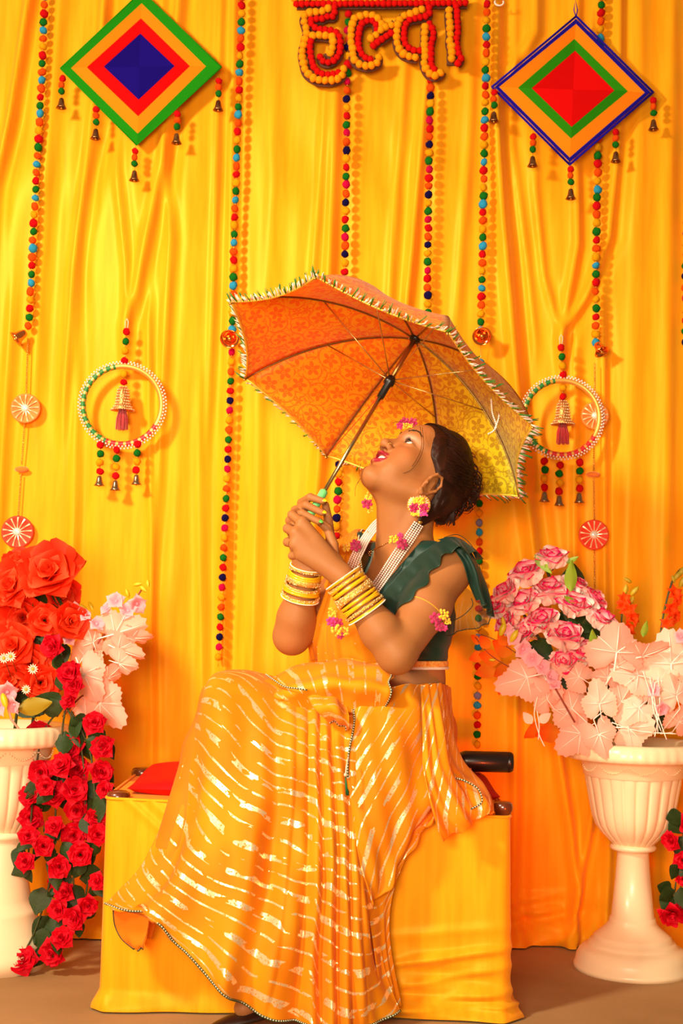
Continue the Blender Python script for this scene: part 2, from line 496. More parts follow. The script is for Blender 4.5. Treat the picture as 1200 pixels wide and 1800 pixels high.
string_beads(gF, Pw(1043, 842), Pw(1044, 912)); mirror_disc(gF, Pw(1043, 940), PX(27, .62), red_d)
string_beads(gF, Pw(1044, 968), Pw(1045, 1032))
garland([(1216,-20),(1211,200),(1206,400),(1205,500),(1204,610)], 'YRGNOC', 20, 'garland barely showing at the right edge of the frame, beyond the kite')

# small white hook near the top
mb = MB(); c = P(877, 3, CY-.05)
mb.tube([c+Vector((.012*math.cos(a), 0, .009*math.sin(a)-.002)) for a in [math.radians(d) for d in range(150, 395, 20)]], .0022, 8)
single(mb, 'hook', mat('white_plastic', '#f2e6e0', .4), 'small white hook on the curtain above the right kite', 'hook')

# ---------------------------------------------------------------- kite hangings
def kite(quads, cols, label, pend, extra_frame, yk=.622):
    """quads: corner pixels (top, left, bottom, right) from outside in"""
    Q = [[P(x, y, yk) for x, y in q] for q in quads]
    ctr = sum(Q[-1], Vector())/4
    t = thing('kite_hanging', label, 'wall hanging', Q[0][0], 'woven diamond kites on the curtain')
    for i, c in enumerate(cols):
        a = Q[i]; last = i == len(cols)-1
        b = [ctr]*4 if last else Q[i+1]
        mb = MB(); n = max(3, int((a[1]-b[1]).length/.0032))
        rows = []
        for k in range(n*2+1):
            f = k/(n*2.0); dz = -.0012 if k % 2 else 0
            bulge = -.010*(1-abs((Q[0][1]-a[1].lerp(b[1], f)).length/(Q[0][1]-ctr).length - .5)*2)
            row = []
            for e in range(4):
                p = a[e].lerp(b[e], f); row.append(p+Vector((0, dz+bulge*.4, 0)))
            rows.append(row)
        mb.grid(rows, closed=True)
        mb.build('yarn_band' if not last else 'yarn_centre', mat('yarn_'+c, c, .9, spec=.1, bump=(300, .25)), t, smooth=False)
    # sticks: crossing spars and the outer frame
    st = mat('stick', '#6a4420', .7)
    for a, b in ((0, 2), (1, 3)):
        mb = MB(); mb.tube([Q[0][a]+Vector((0, .004, 0)), Q[0][b]+Vector((0, .004, 0))], .0028, 6); mb.build('spar', st, t)
    for e in range(4):
        mb = MB()
        for off in extra_frame:
            d0 = (Q[0][e]-ctr).normalized()*off; d1 = (Q[0][(e+1) % 4]-ctr).normalized()*off
            mb.tube([Q[0][e]+d0, Q[0][(e+1) % 4]+d1], .0018, 6)
        mb.build('frame_thread', mat('yarn_'+cols[0], cols[0], .8), t)
    for (x, y) in pend:
        p = P(x, y, yk-.002)
        mb = MB(); mb.tube([p+Vector((0, 0, .006)), p+Vector((.001, -.002, -.070))], .0007, 5)
        for f in (.012, .024, .043, .046, .05): mb.ball(p+Vector((0, 0, -f)), .0021, 6, 4)
        pd = mb.build('pendant', gold, t)
        for k, c in enumerate('ROG'):
            pom(pd, p+Vector((random.uniform(-.002, .002), -.002, -.008-.0175*k)), c if c != 'O' else 'O', .0098)
        bell(pd, p+Vector((0, -.002, -.062)), .0145, .028)
    return t

kite([[(249,-14),(107,120),(240,254),(388,118)], [(249,6),(125,120),(242,235),(362,117)], [(248,33),(153,119),(243,205),(334,117)], [(247,60),(183,118),(244,176),(307,117)]],
     ['#1f8a10', '#f28c14', '#d80808', '#1c0a80'], 'woven kite with green border and blue centre, top left', [(110,134),(170,188),(238,261),(312,196),(385,138)], (.002,))
k2 = kite([[(1012,33),(869,153),(1001,285),(1143,162)], [(1012,42),(877,153),(1001,277),(1133,163)], [(1009,69),(910,155),(1003,244),(1103,161)], [(1010,90),(934,156),(1004,224),(1079,160)]],
     ['#1c1090', '#f28c14', '#2f8c0c', '#d80808'], 'woven kite with navy double border and red centre, top right', [(868,158),(936,236),(1003,293),(1082,228),(1148,172)], (.005, .009))
mb = MB(); a = P(1012, 30, .622)
mb.tube([a, a+Vector((-.006,0,.02)), a+Vector((-.002,0,.05)), a+Vector((.004,0,.02)), a], .0016, 6); mb.build('hanging_loop', MATS['yarn_#1c1090'], k2)

# ---------------------------------------------------------------- ring hangings
def ring_hanging(cx, cy, rp, label, top, n_seed, pend):
    y = .625; c = P(cx, cy, y); R = PX(rp, .62)
    t = thing('ring_hanging', label, 'wall hanging', P(top[0], top[1], y), 'ring hangings with bells')
    green = mat('ribbon_green', '#1f7a2a', .5); red = mat('ribbon_red', '#cc1420', .5); gold_r = mat('ribbon_gold', '#f0b050', .35, .5)
    N = 96
    mb = MB(); pts = [c+Vector((R*math.cos(a), 0, R*math.sin(a))) for a in [2*math.pi*i/N for i in range(N)]]
    mb.tube(pts, .0078, 10, closed=True)
    # wrapped ribbon: bands of colour around the ring, each piece a slanted segment
    fm = []
    for i in range(N):
        for k in range(10):
            a = 360*i/N
            s = (i + k//3) % 3 == 0
            if 100 < a < 245: fm.append(2 if s else 0)
            elif a < 30 or a > 330 or 30 <= a <= 100: fm.append(2)
            else: fm.append(2 if s else 1)
    mb.fm = fm
    ring = mb.build('ring', [green, red, gold_r], t)
    mb = MB()
    for row, (rr, dy, ph) in enumerate(((R+.0065, -.006, 0), (R+.0120, -.001, .5))):
        n = 78
        for i in range(n):
            a = 2*math.pi*(i+ph)/n
            mb.ball(c+Vector((rr*math.cos(a), dy, rr*math.sin(a))), .0027, 6, 5)
    o = mb.build('pearl_trim', pearl, ring); o['kind'] = 'stuff'
    # top string
    tp = P(top[0], top[1], y)
    mb = MB(); mb.tube([tp+Vector((-.003,0,-.028)), tp+Vector((-.004,0,-.008)), tp, tp+Vector((.004,0,-.008)), tp+Vector((.003,0,-.028))], .0016, 6)
    mb.build('hanging_loop', thread, t)
    topr = c+Vector((.002, -.004, R))
    a0 = tp+Vector((0, 0, -.036)); cols = 'RGYR'
    ctr_line = [a0, topr]
    for k, cc in enumerate(cols): pom(t, a0.lerp(topr+Vector((0,0,.014)), k/3.0), cc, .0105)
    inner = [topr+Vector((0, 0, -.022)), topr+Vector((0, 0, -.045))]
    for p, cc in zip(inner, 'YR'): pom(t, p, cc, .0100)
    mb = MB(); mb.tube([tp+Vector((0,0,-.028)), topr+Vector((0,0,-.06))], .0008, 5)
    for k in range(10): mb.ball(a0.lerp(topr+Vector((0,0,-.055)), (k+.5)/10), .0022, 6, 4)
    o = mb.build('bead_string', gold, t); o['kind'] = 'stuff'
    # large beaded bell with tassel
    bp = topr+Vector((0, -.002, -.058)); h = .062; r = .030
    pr = [(0.0001, 0), (r*.3, -.02*h), (r*.48, -.14*h), (r*.55, -.4*h), (r*.62, -.7*h), (r*.70, -.82*h), (r, -h), (r*.95, -1.02*h), (r*.6, -.84*h), (0.0001, -.7*h)]
    mb = MB(); mb.lathe(pr, bp, None, 20)
    b = mb.build('large_bell', mat('gold_weave', '#e09048', .3, .7, bump=(200, .8)), t)
    mb = MB()
    for i in range(9):
        f = i/8.0; rr = np.interp(f, [0, .14, .4, .7, .82, 1], [.3, .48, .55, .62, .70, 1.0])*r+.0008
        n = max(8, int(2*math.pi*rr/.0062))
        for k in range(n):
            a = 2*math.pi*(k+.5*(i % 2))/n
            mb.ball(bp+Vector((rr*math.cos(a), rr*math.sin(a), -f*h)), .0023, 6, 4)
    o = mb.build('bell_beads', mat('cream_gold', '#f0d0a0', .25, .6), b); o['kind'] = 'stuff'
    mb = MB(); rnd = random.Random(n_seed)
    for k in range(70):
        a = rnd.uniform(0, 6.28); q = math.sqrt(rnd.random())
        e = bp+Vector((math.cos(a)*q*.017, math.sin(a)*q*.014, -h-.052+rnd.uniform(-.003, .003)))
        s = bp+Vector((math.cos(a)*q*.008, math.sin(a)*q*.007, -h*.9))
        mb.tube([s, s.lerp(e, .5)+Vector((math.cos(a)*.003, 0, 0)), e], .0009, 4)
    o = mb.build('tassel', redwool, t); o['kind'] = 'stuff'
    for (x, y2, n_) in pend:
        p = P(x, y2, y-.002)
        mb = MB(); mb.tube([p+Vector((0,0,.01)), p+Vector((0,0,-.08))], .0008, 5)
        for k in range(7): mb.ball(p+Vector((0, 0, -.0105-k*.0105)), .0022, 6, 4)
        pd = mb.build('pendant', gold, t)
        for k, cc in enumerate('RGYR'): pom(pd, p+Vector((random.uniform(-.0015, .0015), -.002, -.004-k*.0235)), cc, .0108)
        bell(pd, p+Vector((0, -.002, -.086)), .0145, .027, m=mat('nickel_bell', '#a88a68', .25, .9))
    return t
ring_hanging(215, 712, 70, 'pearl ring hanging with bell and red tassel, left of the umbrella', (223, 560), 1, [(177,780,4),(205,788,4),(242,778,4)])
ring_hanging(987, 734, 67, 'pearl ring hanging with bell and red tassel, right of the umbrella', (986, 588), 2, [(957,808,4),(983,815,4),(1018,810,4)])

# ---------------------------------------------------------------- marigold lettering
Z = lambda pts: [(510+x/3.636, y/3.636) for x, y in pts]
RED = [[(40,25),(1130,18)],
 [(285,45),(280,100),(235,105),(200,120),(130,125),(140,160),(180,185),(230,190),(290,205),(315,240),(318,300),(310,350),(280,385),(235,400),(200,385),(190,355)],
 [(130,265),(125,320),(135,370),(145,420),(180,460),(230,475),(290,470),(312,460)],
 [(550,190),(545,150),(520,132),(480,138),(450,165),(440,210),(435,260),(440,310),(460,350),(490,375),(530,380)],
 [(530,290),(560,265),(595,245),(630,220),(655,195)],
 [(885,50),(885,95),(840,110),(785,120),(745,140),(730,180),(725,225),(730,265),(750,300),(790,320),(835,325)],
 [(890,150),(915,200),(910,240),(900,290),(900,340),(900,400),(905,430),(935,450)],
 [(1062,40),(1065,90),(1070,140),(1070,190),(1065,240),(1065,290),(1075,340),(1090,375),(1070,405)]]
YEL = [[(30,-12),(1130,-16)],
 [(240,55),(200,75),(160,78),(115,85),(85,115),(95,160),(105,205),(95,240),(90,270),(80,300),(75,350),(85,405),(100,455),(135,490),(180,510),(230,515),(280,510),(325,490),(340,440)],
 [(145,228),(190,225),(235,230),(275,240),(270,290),(262,335),(225,360)],
 [(580,190),(580,150),(550,110),(500,95),(455,100),(410,120),(395,160),(390,215),(390,265),(400,310),(400,350),(420,395),(460,415),(510,420),(560,395),(565,350)],
 [(515,245),(560,210),(590,182),(635,165),(672,135)],
 [(840,60),(795,80),(755,90),(715,105),(690,140),(680,190),(680,245),(690,295),(720,340),(765,360),(812,365)],
 [(862,170),(860,200),(860,250),(855,300),(865,345),(855,395),(870,445),(905,480),(950,475),(975,445)],
 [(1015,65),(1015,110),(1020,160),(1025,210),(1020,265),(1030,310),(1030,360),(1030,405)]]
ys = .618
sg = thing('flower_letter_sign', 'Devanagari lettering of red and orange marigold balls at the top centre', 'sign', P(670, 0, ys))
mar_r = pompom_mesh('marigold', mat('marigold_red', '#d80a06', .9, spec=.12, bump=(400, .5)), 11)
mar_y = pompom_mesh('marigold', mat('marigold_yellow', '#f59808', .9, spec=.12, bump=(400, .5)), 12)
bk = MB()
for lines, me_, rp, nm in ((RED, mar_r, 6.1, 'red_marigold'), (YEL, mar_y, 7.0, 'orange_marigold')):
    for ln in lines:
        px = Z(ln)
        line = [Vector(p) for p in (catmull([P(x, y, ys) for x, y in px], 5) if len(px) > 2 else [P(x, y, ys) for x, y in px])]
        back = [p+Vector((0, .012, 0)) for p in line]
        rows = []
        for i, p in enumerate(back):
            a = back[max(0, i-1)]; b = back[min(len(back)-1, i+1)]; d = (b-a).normalized(); n = Vector((-d.z, 0, d.x))
            w = PX(rp+1.0, ys)
            rows.append([p+n*w, p-n*w, p-n*w+Vector((0,.006,0)), p+n*w+Vector((0,.006,0))])
        bk.grid(rows, closed=True)
        for p in resample(line, PX(rp*1.62, ys)):
            r = PX(rp, ys)*random.uniform(.95, 1.12)
            link(nm, me_, sg, Matrix.Translation(p+Vector((random.uniform(-.0008, .0008), 0, random.uniform(-.0008, .0008)))) @ Euler((random.uniform(0, 6), random.uniform(0, 6), 0)).to_matrix().to_4x4() @ Matrix.Diagonal((r, r, r, 1)))
bk.build('backing_board', mat('backing', '#5a2a10', .8), sg, smooth=False)
# ---------------------------------------------------------------- urns
ivory = mat('ivory_plastic', '#f0e0b8', 0.32, coat=.15, sss=0.0, bump=(20, .03))
def urn(label, cx, yy, prof_px, flutes=24, rng=(0, 0), n=144):
    """prof_px: (pixel y, radius px) top to bottom, walls; rng: indices of fluted rows"""
    base = P(cx, prof_px[-1][0], yy); base.z = 0
    t = thing('pedestal_urn', label, 'urn', base)
    def rows(a, b): return prof_px[a:b]
    ax = P(cx, 1300, yy)
    def zz(py): return P(cx, py, yy).z
    zb = zz(prof_px[-1][0])
    def conv(lst): return [(PX(r, yy), max(0.0, (zz(y)-zb))*1.0) for y, r in lst]
    return t, conv, Vector((base.x, base.y, 0))
# profile in pixels, right urn
RU = [(1292,104),(1290,108),(1292,114),(1298,118),(1312,119),(1318,118),(1321,112),(1322,94),(1324,91),(1348,86),(1351,84)]
BOWL = [(1351,83),(1362,82),(1380,78.5),(1400,75),(1420,71),(1437,65),(1450,56),(1460,46),(1468,38),(1471,34)]
STEM = [(1470,33),(1472,38),(1476,40),(1480,38),(1483,28),(1486,27),(1530,30),(1598,36.5),(1599,39),(1606,40),(1614,45),(1622,54),(1630,63),(1632,66),(1638,67),(1640,72),(1646,76),(1649,78),(1651,84),(1658,91),(1668,96),(1680,98),(1682,100),(1690,100)]
def make_urn(label, cx, yy, RU, BOWL, STEM, rimflutes=40):
    t, conv, o = urn(label, cx, yy, STEM)
    mb = MB(); inner = [(STEM[0][0]-20, 1), (BOWL[-3][0], BOWL[-3][1]-6), (BOWL[2][0], BOWL[2][1]-8), (RU[0][0]+14, RU[0][1]-20), (RU[0][0]+2, RU[0][1]-8)]
    pr = conv(inner+RU)
    mb.lathe(pr, o, None, 160, wob=lambda a, i: 1+.012*abs(math.sin(a*rimflutes/2))**.5*(1 if 8 <= i <= 10 else 0))
    rim = mb.build('rim', ivory, t)
    mb = MB(); pr = conv(BOWL); m = len(pr)
    mb.lathe(pr, o, None, 220, wob=lambda a, i: 1-(.055*(1-abs(math.sin(a*11))**.45))*(1 if 1 <= i < m-1 else .2))
    mb.build('bowl', ivory, t)
    mb = MB(); pr = conv(STEM); s = [p for p in pr]; s.append((0.001, s[-1][1]))
    mb.lathe(s, o, None, 64)
    mb.build('pedestal', ivory, t)
    # raised floral relief under the rim
    mb = MB(); r0 = PX(90, yy); z0 = conv([(1338, 0)])[0][1] if cx > 500 else conv([(1318, 0)])[0][1]
    for k in range(5):
        a0 = -math.pi/2 + (k-2)*.62
        for j in range(13):
            u = (j-6)/6.0; a = a0+u*.27
            mb.ball(o+Vector((math.cos(a)*r0*.985, math.sin(a)*r0*.985, z0+.006-.016*(1-u*u)+.006)), (.003, .003, .0016), 6, 4)
    f = mb.build('relief', ivory, t); f['kind'] = 'stuff'
    return t
make_urn('white fluted pedestal urn with pale pink leaves, at the right of the seat', 1111, .46, RU, BOWL, STEM)
LU = [(1268,100),(1265,104),(1267,110),(1273,113),(1292,114),(1298,112),(1301,106),(1302,90),(1304,86),(1328,82),(1331,80)]
LB = [(1331,79),(1342,78),(1360,75),(1385,71),(1405,66),(1425,58),(1438,50),(1447,44),(1452,40)]
LS = [(1452,40),(1455,46),(1460,48),(1464,46),(1468,42),(1475,43),(1520,49),(1570,58),(1586,64),(1588,68),(1596,70),(1632,74),(1634,78),(1656,82),(1660,86),(1690,88)]
make_urn('white fluted pedestal urn half out of the frame at the left', -10, .36, LU, LB, LS)

# ---------------------------------------------------------------- draped seat
def seat():
    c = P(545, 1600, .24); c.z = 0
    t = thing('draped_bench', 'low wooden bench draped to the floor in yellow satin', 'bench', c)
    tl = P(184, 1411, 0.0); tr = P(899, 1431, 0.0)
    zt = (tl.z+tr.z)/2; x0 = tl.x; x1 = tr.x; y0, y1 = 0.0, .50
    # perimeter path, starting at the middle of the back
    rad = .022
    def corner(cx, cy, a0):
        return [(cx+rad*math.cos(a0+k*math.pi/10), cy+rad*math.sin(a0+k*math.pi/10)) for k in range(6)]
    path = []
    def seg(a, b, n): return [(a[0]+(b[0]-a[0])*k/n, a[1]+(b[1]-a[1])*k/n) for k in range(1, n)]
    path += corner(x0+rad, y0+rad, math.pi)
    path += seg((x0+rad, y0), (x1-rad, y0), 110)
    path += corner(x1-rad, y0+rad, -math.pi/2)
    path += seg((x1, y0+rad), (x1, y1-rad), 40)
    path += corner(x1-rad, y1-rad, 0)
    path += seg((x1-rad, y1), (x0+rad, y1), 60)
    path += corner(x0+rad, y1-rad, math.pi/2)
    path += seg((x0, y1-rad), (x0, y0+rad), 40)
    rows = []; NZ = 90
    for i in range(NZ+1):
        f = i/NZ; z = zt*(1-f)+.004*f; row = []
        for (x, y) in path:
            n = Vector(((x-(x0+x1)/2)/(x1-x0), (y-(y0+y1)/2)/(y1-y0), 0))
            if abs(n.x) > abs(n.y): n = Vector((math.copysign(1, n.x), 0, 0))
            else: n = Vector((0, math.copysign(1, n.y), 0))
            u = (x-x0)/(x1-x0)
            d = 0
            front = smoothstep(.05, 0, y-y0)
            # sagging drape wrinkles at the lower right, diagonal
            w = smoothstep(.55, .98, f)*smoothstep(.25, .9, u)
            d += front*w*.006*math.sin(60*(z+.13*(x-x0)) * 1.9 + 2*math.sin(7*x))
            for zc, sl, am, wd in ((.145, .16, .012, .010), (.105, .20, .006, .008), (.05, .12, .012, .010), (.025, .05, .010, .008), (.19, .1, .004, .012)):
                zl = zc + sl*(x-x1)+.01*math.sin(5*x)
                d += front*am*math.exp(-((z-zl)/wd)**2)*smoothstep(.30, .75, u)
            # bunch near the top left corner
            e = (x-x0)-.05-(zt-z)*1.2
            d += front*.005*math.exp(-(e/.012)**2)*smoothstep(.16, .02, zt-z)
            d += front*.004*math.exp(-((e-.05)/.015)**2)*smoothstep(.13, .02, zt-z)
            d += .0025*math.sin(22*x+3*z)*f + .002*math.sin(41*(x+y)-6*z)*f
            d += .022*smoothstep(.90, 1.0, f)*(.55+.45*math.sin(8*x+y*9)) + .015*f*smoothstep(.9, 1, u)
            d += front*.010*math.sin(9*(x-x0))*f*.4
            p = Vector((x, y, z - front*.022*(u-.5)*(1-f)))
            d *= 1-.65*smoothstep(.90, 1.0, u)*(1 if f < .93 else 0)
            row.append(p+n*d)
        rows.append(row)
    mb = MB(); mb.grid(rows, closed=True)
    mb.build('cloth_skirt', sat, t)
    # cloth over the seat with its piped edge
    mb = MB(); N = 24
    rows = []
    for i in range(N+1):
        row = []
        for j in range(N+1):
            x = x0+.004+(x1-x0-.008)*j/N; y = y0+.004+(y1-y0-.008)*i/N
            row.append(Vector((x, y, zt-.022*((x-x0)/(x1-x0)-.5)-.004*math.sin(3.14*j/N)*math.sin(3.14*i/N))))
        rows.append(row)
    mb.grid(rows); mb.build('seat_cloth', sat, t)
    edge = [Vector((x, y, zt+.001-.022*((x-x0)/(x1-x0)-.5))) for (x, y) in path]
    mb = MB(); mb.tube(edge, .0035, 8, closed=True); mb.build('piping', sat, t)
    wood = mat('varnished_wood', '#6e3416', .28, coat=.6, noise=(30, '#4a1e0c', .2))
    for (px, py, yy, r) in ((208, 1399, .035, 21), (884, 1418, .035, 17), (251, 1357, .46, 20), (832, 1366, .44, 18)):
        tp = P(px, py, yy); R = PX(r, yy); z = tp.z+.011
        mb = MB(); mb.lathe([(0.0001, z), (R*.7, z), (R*.93, z-.004), (R, z-.011), (R*.97, z-.019), (R*.8, z-.024), (R*.78, z-.05), (R*.8, .05), (R*.6, 0.0), (0.0001, 0)], (tp.x, tp.y, 0), None, 24)
        mb.build('leg', wood, t)
    return zt
SEAT_Z = seat()
# red cushion
def cushion():
    a = P(224, 1385, .10); b = P(853, 1385, .40)
    x0, x1 = a.x, b.x; zc = SEAT_Z+.022
    rows_t = []; NX, NY = 60, 30; mb = MB()
    for sgn in (1, -1):
        rows = []
        for i in range(NY+1):
            v = i/NY*2-1; row = []
            for j in range(NX+1):
                u = j/NX*2-1
                x = (x0+x1)/2+(x1-x0)/2*u*(1-.04*(1-abs(v))*0)
                y = .265+.175*v
                e = max(0, (1-u**6)*(1-v**6))**.45
                z = zc + sgn*.025*e + (.010*smoothstep(-.6, .9, v) if True else 0) + sgn*.002*math.sin(20*x+9*y)*e
                row.append(Vector((x, y, z)))
            rows.append(row)
        mb.grid(rows if sgn > 0 else [r[::-1] for r in rows])
    return single(mb, 'seat_cushion', mat('red_satin', '#c80808', .6, spec=.2, bump=(25, .3)), 'flat red cushion lying on the draped bench under the woman', 'cushion')
cushion()
# black flask
def flask():
    b0 = P(781, 1337, .36); b1 = P(901, 1340, .36)
    L = (b1-b0).length; R = PX(18.0, .36)
    t = thing('vacuum_flask', 'matte black cylindrical flask lying on the red cushion behind the woman', 'bottle', P(840, 1357, .36))
    blk = mat('matte_black', '#1a1413', .32, coat=.1)
    mb = MB()
    mb.lathe([(0.0001, L), (R*.84, L), (R*.95, L-.003), (R, L-.009), (R, L-.012), (R*.985, L-.0125), (R*.985, L-.0145), (R, L-.015), (R, .050), (R*.96, .045), (R*.88, .040), (R*.80, .037), (R*.78, .030)], b0, b1-b0, 40)
    mb.build('body', blk, t)
    mb = MB(); mb.lathe([(R*.78, .037), (R*.92, .034), (R*.94, .010), (R*.85, .002), (0.0001, 0)], b0, b1-b0, 40); mb.build('lid', blk, t)
    p = P(824, 1352, .36-.022); mb = MB(); mb.box(p+Vector((0, .001, 0)), (.012, .003, .006)); mb.build('sticker', mat('red_sticker', '#b04030', .6), t, smooth=False)
flask()

# ---------------------------------------------------------------- flower kinds
def petal_mat(name, base, edge, lo=.25, hi=.85, rough=.6, trans=.25, streak=0.25):
    m = bpy.data.materials.new(name); m.use_nodes = True; nt = m.node_tree; b = nt.nodes['Principled BSDF']
    at = nt.nodes.new('ShaderNodeAttribute'); at.attribute_name = 'v'
    no = nt.nodes.new('ShaderNodeTexNoise'); no.inputs['Scale'].default_value = 3.0
    tc = nt.nodes.new('ShaderNodeTexCoord'); nt.links.new(tc.outputs['Object'], no.inputs['Vector'])
    ma = nt.nodes.new('ShaderNodeMath'); ma.operation = 'MULTIPLY_ADD'; ma.inputs[1].default_value = streak; nt.links.new(no.outputs['Fac'], ma.inputs[0])
    sb = nt.nodes.new('ShaderNodeMath'); sb.operation = 'SUBTRACT'; sb.inputs[1].default_value = streak*.5
    nt.links.new(at.outputs['Fac'], sb.inputs[0]); nt.links.new(sb.outputs[0], ma.inputs[2])
    r = nt.nodes.new('ShaderNodeValToRGB'); r.color_ramp.elements[0].position = lo; r.color_ramp.elements[1].position = hi
    r.color_ramp.elements[0].color = lin(base); r.color_ramp.elements[1].color = lin(edge)
    nt.links.new(ma.outputs[0], r.inputs['Fac']); nt.links.new(r.outputs['Color'], b.inputs['Base Color'])
    b.inputs['Roughness'].default_value = rough; b.inputs['Sheen Weight'].default_value = .0; b.inputs['Specular IOR Level'].default_value = .15
    t = nt.nodes.new('ShaderNodeBsdfTranslucent'); nt.links.new(r.outputs['Color'], t.inputs['Color'])
    mx = nt.nodes.new('ShaderNodeMixShader'); mx.inputs[0].default_value = trans
    nt.links.new(b.outputs[0], mx.inputs[1]); nt.links.new(t.outputs[0], mx.inputs[2]); nt.links.new(mx.outputs[0], nt.nodes['Material Output'].inputs['Surface'])
    return m

def sheet(name, fn, nu, nv, m, vfn=None):
    """mesh of a parametric sheet; stores attribute v for colour"""
    vs = [fn(u/nu*2-1, v/nv) for v in range(nv+1) for u in range(nu+1)]
    at = [(vfn(u/nu*2-1, v/nv) if vfn else v/nv) for v in range(nv+1) for u in range(nu+1)]
    fs = [(v*(nu+1)+u, v*(nu+1)+u+1, (v+1)*(nu+1)+u+1, (v+1)*(nu+1)+u) for v in range(nv) for u in range(nu)]
    me = bpy.data.meshes.new(name); me.from_pydata(vs, [], fs); me.materials.append(m); me.shade_smooth()
    a = me.attributes.new('v', 'FLOAT', 'POINT'); a.data.foreach_set('value', at)
    return me

def petal_mesh(m, cup=.35, curl=.25, width=.62, tip=0.0, seed=0, point=0.0):
    rnd = random.Random(seed); ph = rnd.uniform(0, 6)
    def fn(u, v):
        v = math.sin(v*math.pi/2)**.9
        w = width*(math.sin(math.pi*min(1, .12+v*.72))**.8)*(1-point*v*v*.6)
        if v > .6: w *= math.sqrt(max(0, 1-((v-.6)/.402)**2))
        z = v*(1-.10*u*u) + (.04*math.sin(3*u+ph)+.05*point*(1-abs(u)))*v
        x = u*w
        y = -cup*(u*u)*w*1.1*(1) - .10*math.sin(math.pi*v) + curl*max(0, v-.6)**1.5*2.6 + .04*v*math.sin(5*u+ph)
        return (x, y, z)
    return sheet('petal', fn, 6, 7, m, lambda u, v: min(1, max(v, (abs(u)**3)*.8*v+v*.3)))
def bud_mesh(m, seed=0):
    """tight spiral of the inner petals"""
    mb = []; vs = []; fs = []; at = []
    n = 34; turns = 2.6
    for i in range(n+1):
        f = i/n; a = f*turns*2*math.pi; r = .05+.24*f
        for j in range(4):
            h = j/3
            vs.append((r*math.cos(a)*(0.75+.3*h), r*math.sin(a)*(0.75+.3*h), .12+h*(.62-.22*f)+.02*math.sin(5*a))); at.append(.35+.5*h)
    for i in range(n):
        for j in range(3): fs.append((i*4+j, (i+1)*4+j, (i+1)*4+j+1, i*4+j+1))
    me = bpy.data.meshes.new('rose'); me.from_pydata(vs, [], fs); me.materials.append(m); me.shade_smooth()
    a = me.attributes.new('v', 'FLOAT', 'POINT'); a.data.foreach_set('value', at)
    return me
PM = {
 'pink': petal_mat('petal_pink', '#fff0e6', '#ec0c5c', .27, .74, trans=.04),
 'red': petal_mat('petal_red', '#c8021c', '#ee2440', .62, 1.0, trans=.15, streak=.1),
 'orange': petal_mat('petal_orange', '#e62808', '#f85a2c', .3, 1.0, trans=.2, streak=.1),
}
PET = {
 'pink': [petal_mesh(PM['pink'], .55, .22, .84, seed=k, point=.15) for k in range(3)],
 'red': [petal_mesh(PM['red'], .5, .36, .78, seed=10+k) for k in range(3)],
 'orange': [petal_mesh(PM['orange'], .4, .25, .84, seed=20+k) for k in range(3)],
}
BUD = {k: bud_mesh(m) for k, m in PM.items()}
LAY = {
 'pink': [(3, 3, .84), (3, 10, 1.0), (4, 20, 1.10), (4, 36, 1.08)],
 'red': [(3, 22, .62), (4, 45, .78), (5, 72, .95)],
 'orange': [(3, 22, .66), (4, 44, .84), (5, 68, 1.0)],
}
def rose_parts(kind, c, d, r, parent, rnd):
    """petals around the bud; parent is the rose object (its own frame)"""
    for li, (n, tilt, s) in enumerate(LAY[kind]):
        a0 = rnd.uniform(0, 6)
        for k in range(n):
            a = a0+2*math.pi*k/n+rnd.uniform(-.15, .15)
            M = Matrix.Rotation(a, 4, 'Z') @ Matrix.Rotation(-math.radians(tilt+rnd.uniform(-6, 6)), 4, 'X') 
            s2 = s*rnd.uniform(.9, 1.08)
            yield Matrix.Rotation(a, 4, 'Z') @ Matrix.Translation((0, .06+.03*li, .02)) @ Matrix.Rotation(-math.radians(tilt+rnd.uniform(-6, 6)), 4, 'X') @ Matrix.Diagonal((s2, s2, s2, 1)), PET[kind][rnd.randrange(3)]

def make_rose(kind, px, py, y, rpx, d, label=None, group=None, parent=None, seed=0):
    rnd = random.Random(seed*17+int(px*3+py)); c = P(px, py, y); r = PX(rpx, y)
    M = frame_z(d, (0.3, 0.2, 1), c, r) @ Matrix.Rotation(rnd.uniform(0, 6), 4, 'Z')
    depth = {'pink': .55, 'red': .30, 'orange': .30}[kind]
    M = M @ Matrix.Translation((0, 0, -depth))
    if parent is None:
        t = bpy.data.objects.new('rose', None); COL.objects.link(t); t.matrix_world = M; t.empty_display_size = .02
        t['label'] = label; t['category'] = 'flower'
        if group: t['group'] = group
        b = bpy.data.objects.new('bud', BUD[kind]); COL.objects.link(b); b.parent = t
    else:
        t = link('rose', BUD[kind], parent, M)
    for m, me in rose_parts(kind, c, d, r, t, rnd):
        o = bpy.data.objects.new('petal', me); COL.objects.link(o); o.parent = t; o.matrix_local = m
    if True:
        # green calyx under the bloom
        o = bpy.data.objects.new('calyx', CALYX); COL.objects.link(o); o.parent = t
    return t
green_d = mat('rose_leaf', '#2c4416', .55, spec=.25, noise=(25, '#1a2c10', .2))
green_b = mat('fresh_green', '#7a9a20', .5)
stem_m = mat('stem_green', '#33401a', .5)
mb = MB(); mb.lathe([(0.0001, -.12), (.10, -.1), (.16, 0), (.20, .06), (.16, .10)], (0,0,0), None, 10)
for k in range(5):
    a = k*2*math.pi/5
    mb.add([(math.cos(a-.3)*.15, math.sin(a-.3)*.15, .03), (math.cos(a+.3)*.15, math.sin(a+.3)*.15, .03), (math.cos(a)*.42, math.sin(a)*.42, .10), ], [(0,1,2)])
mb.f = mb.f; CALYX = mb.mesh('calyx', green_d)

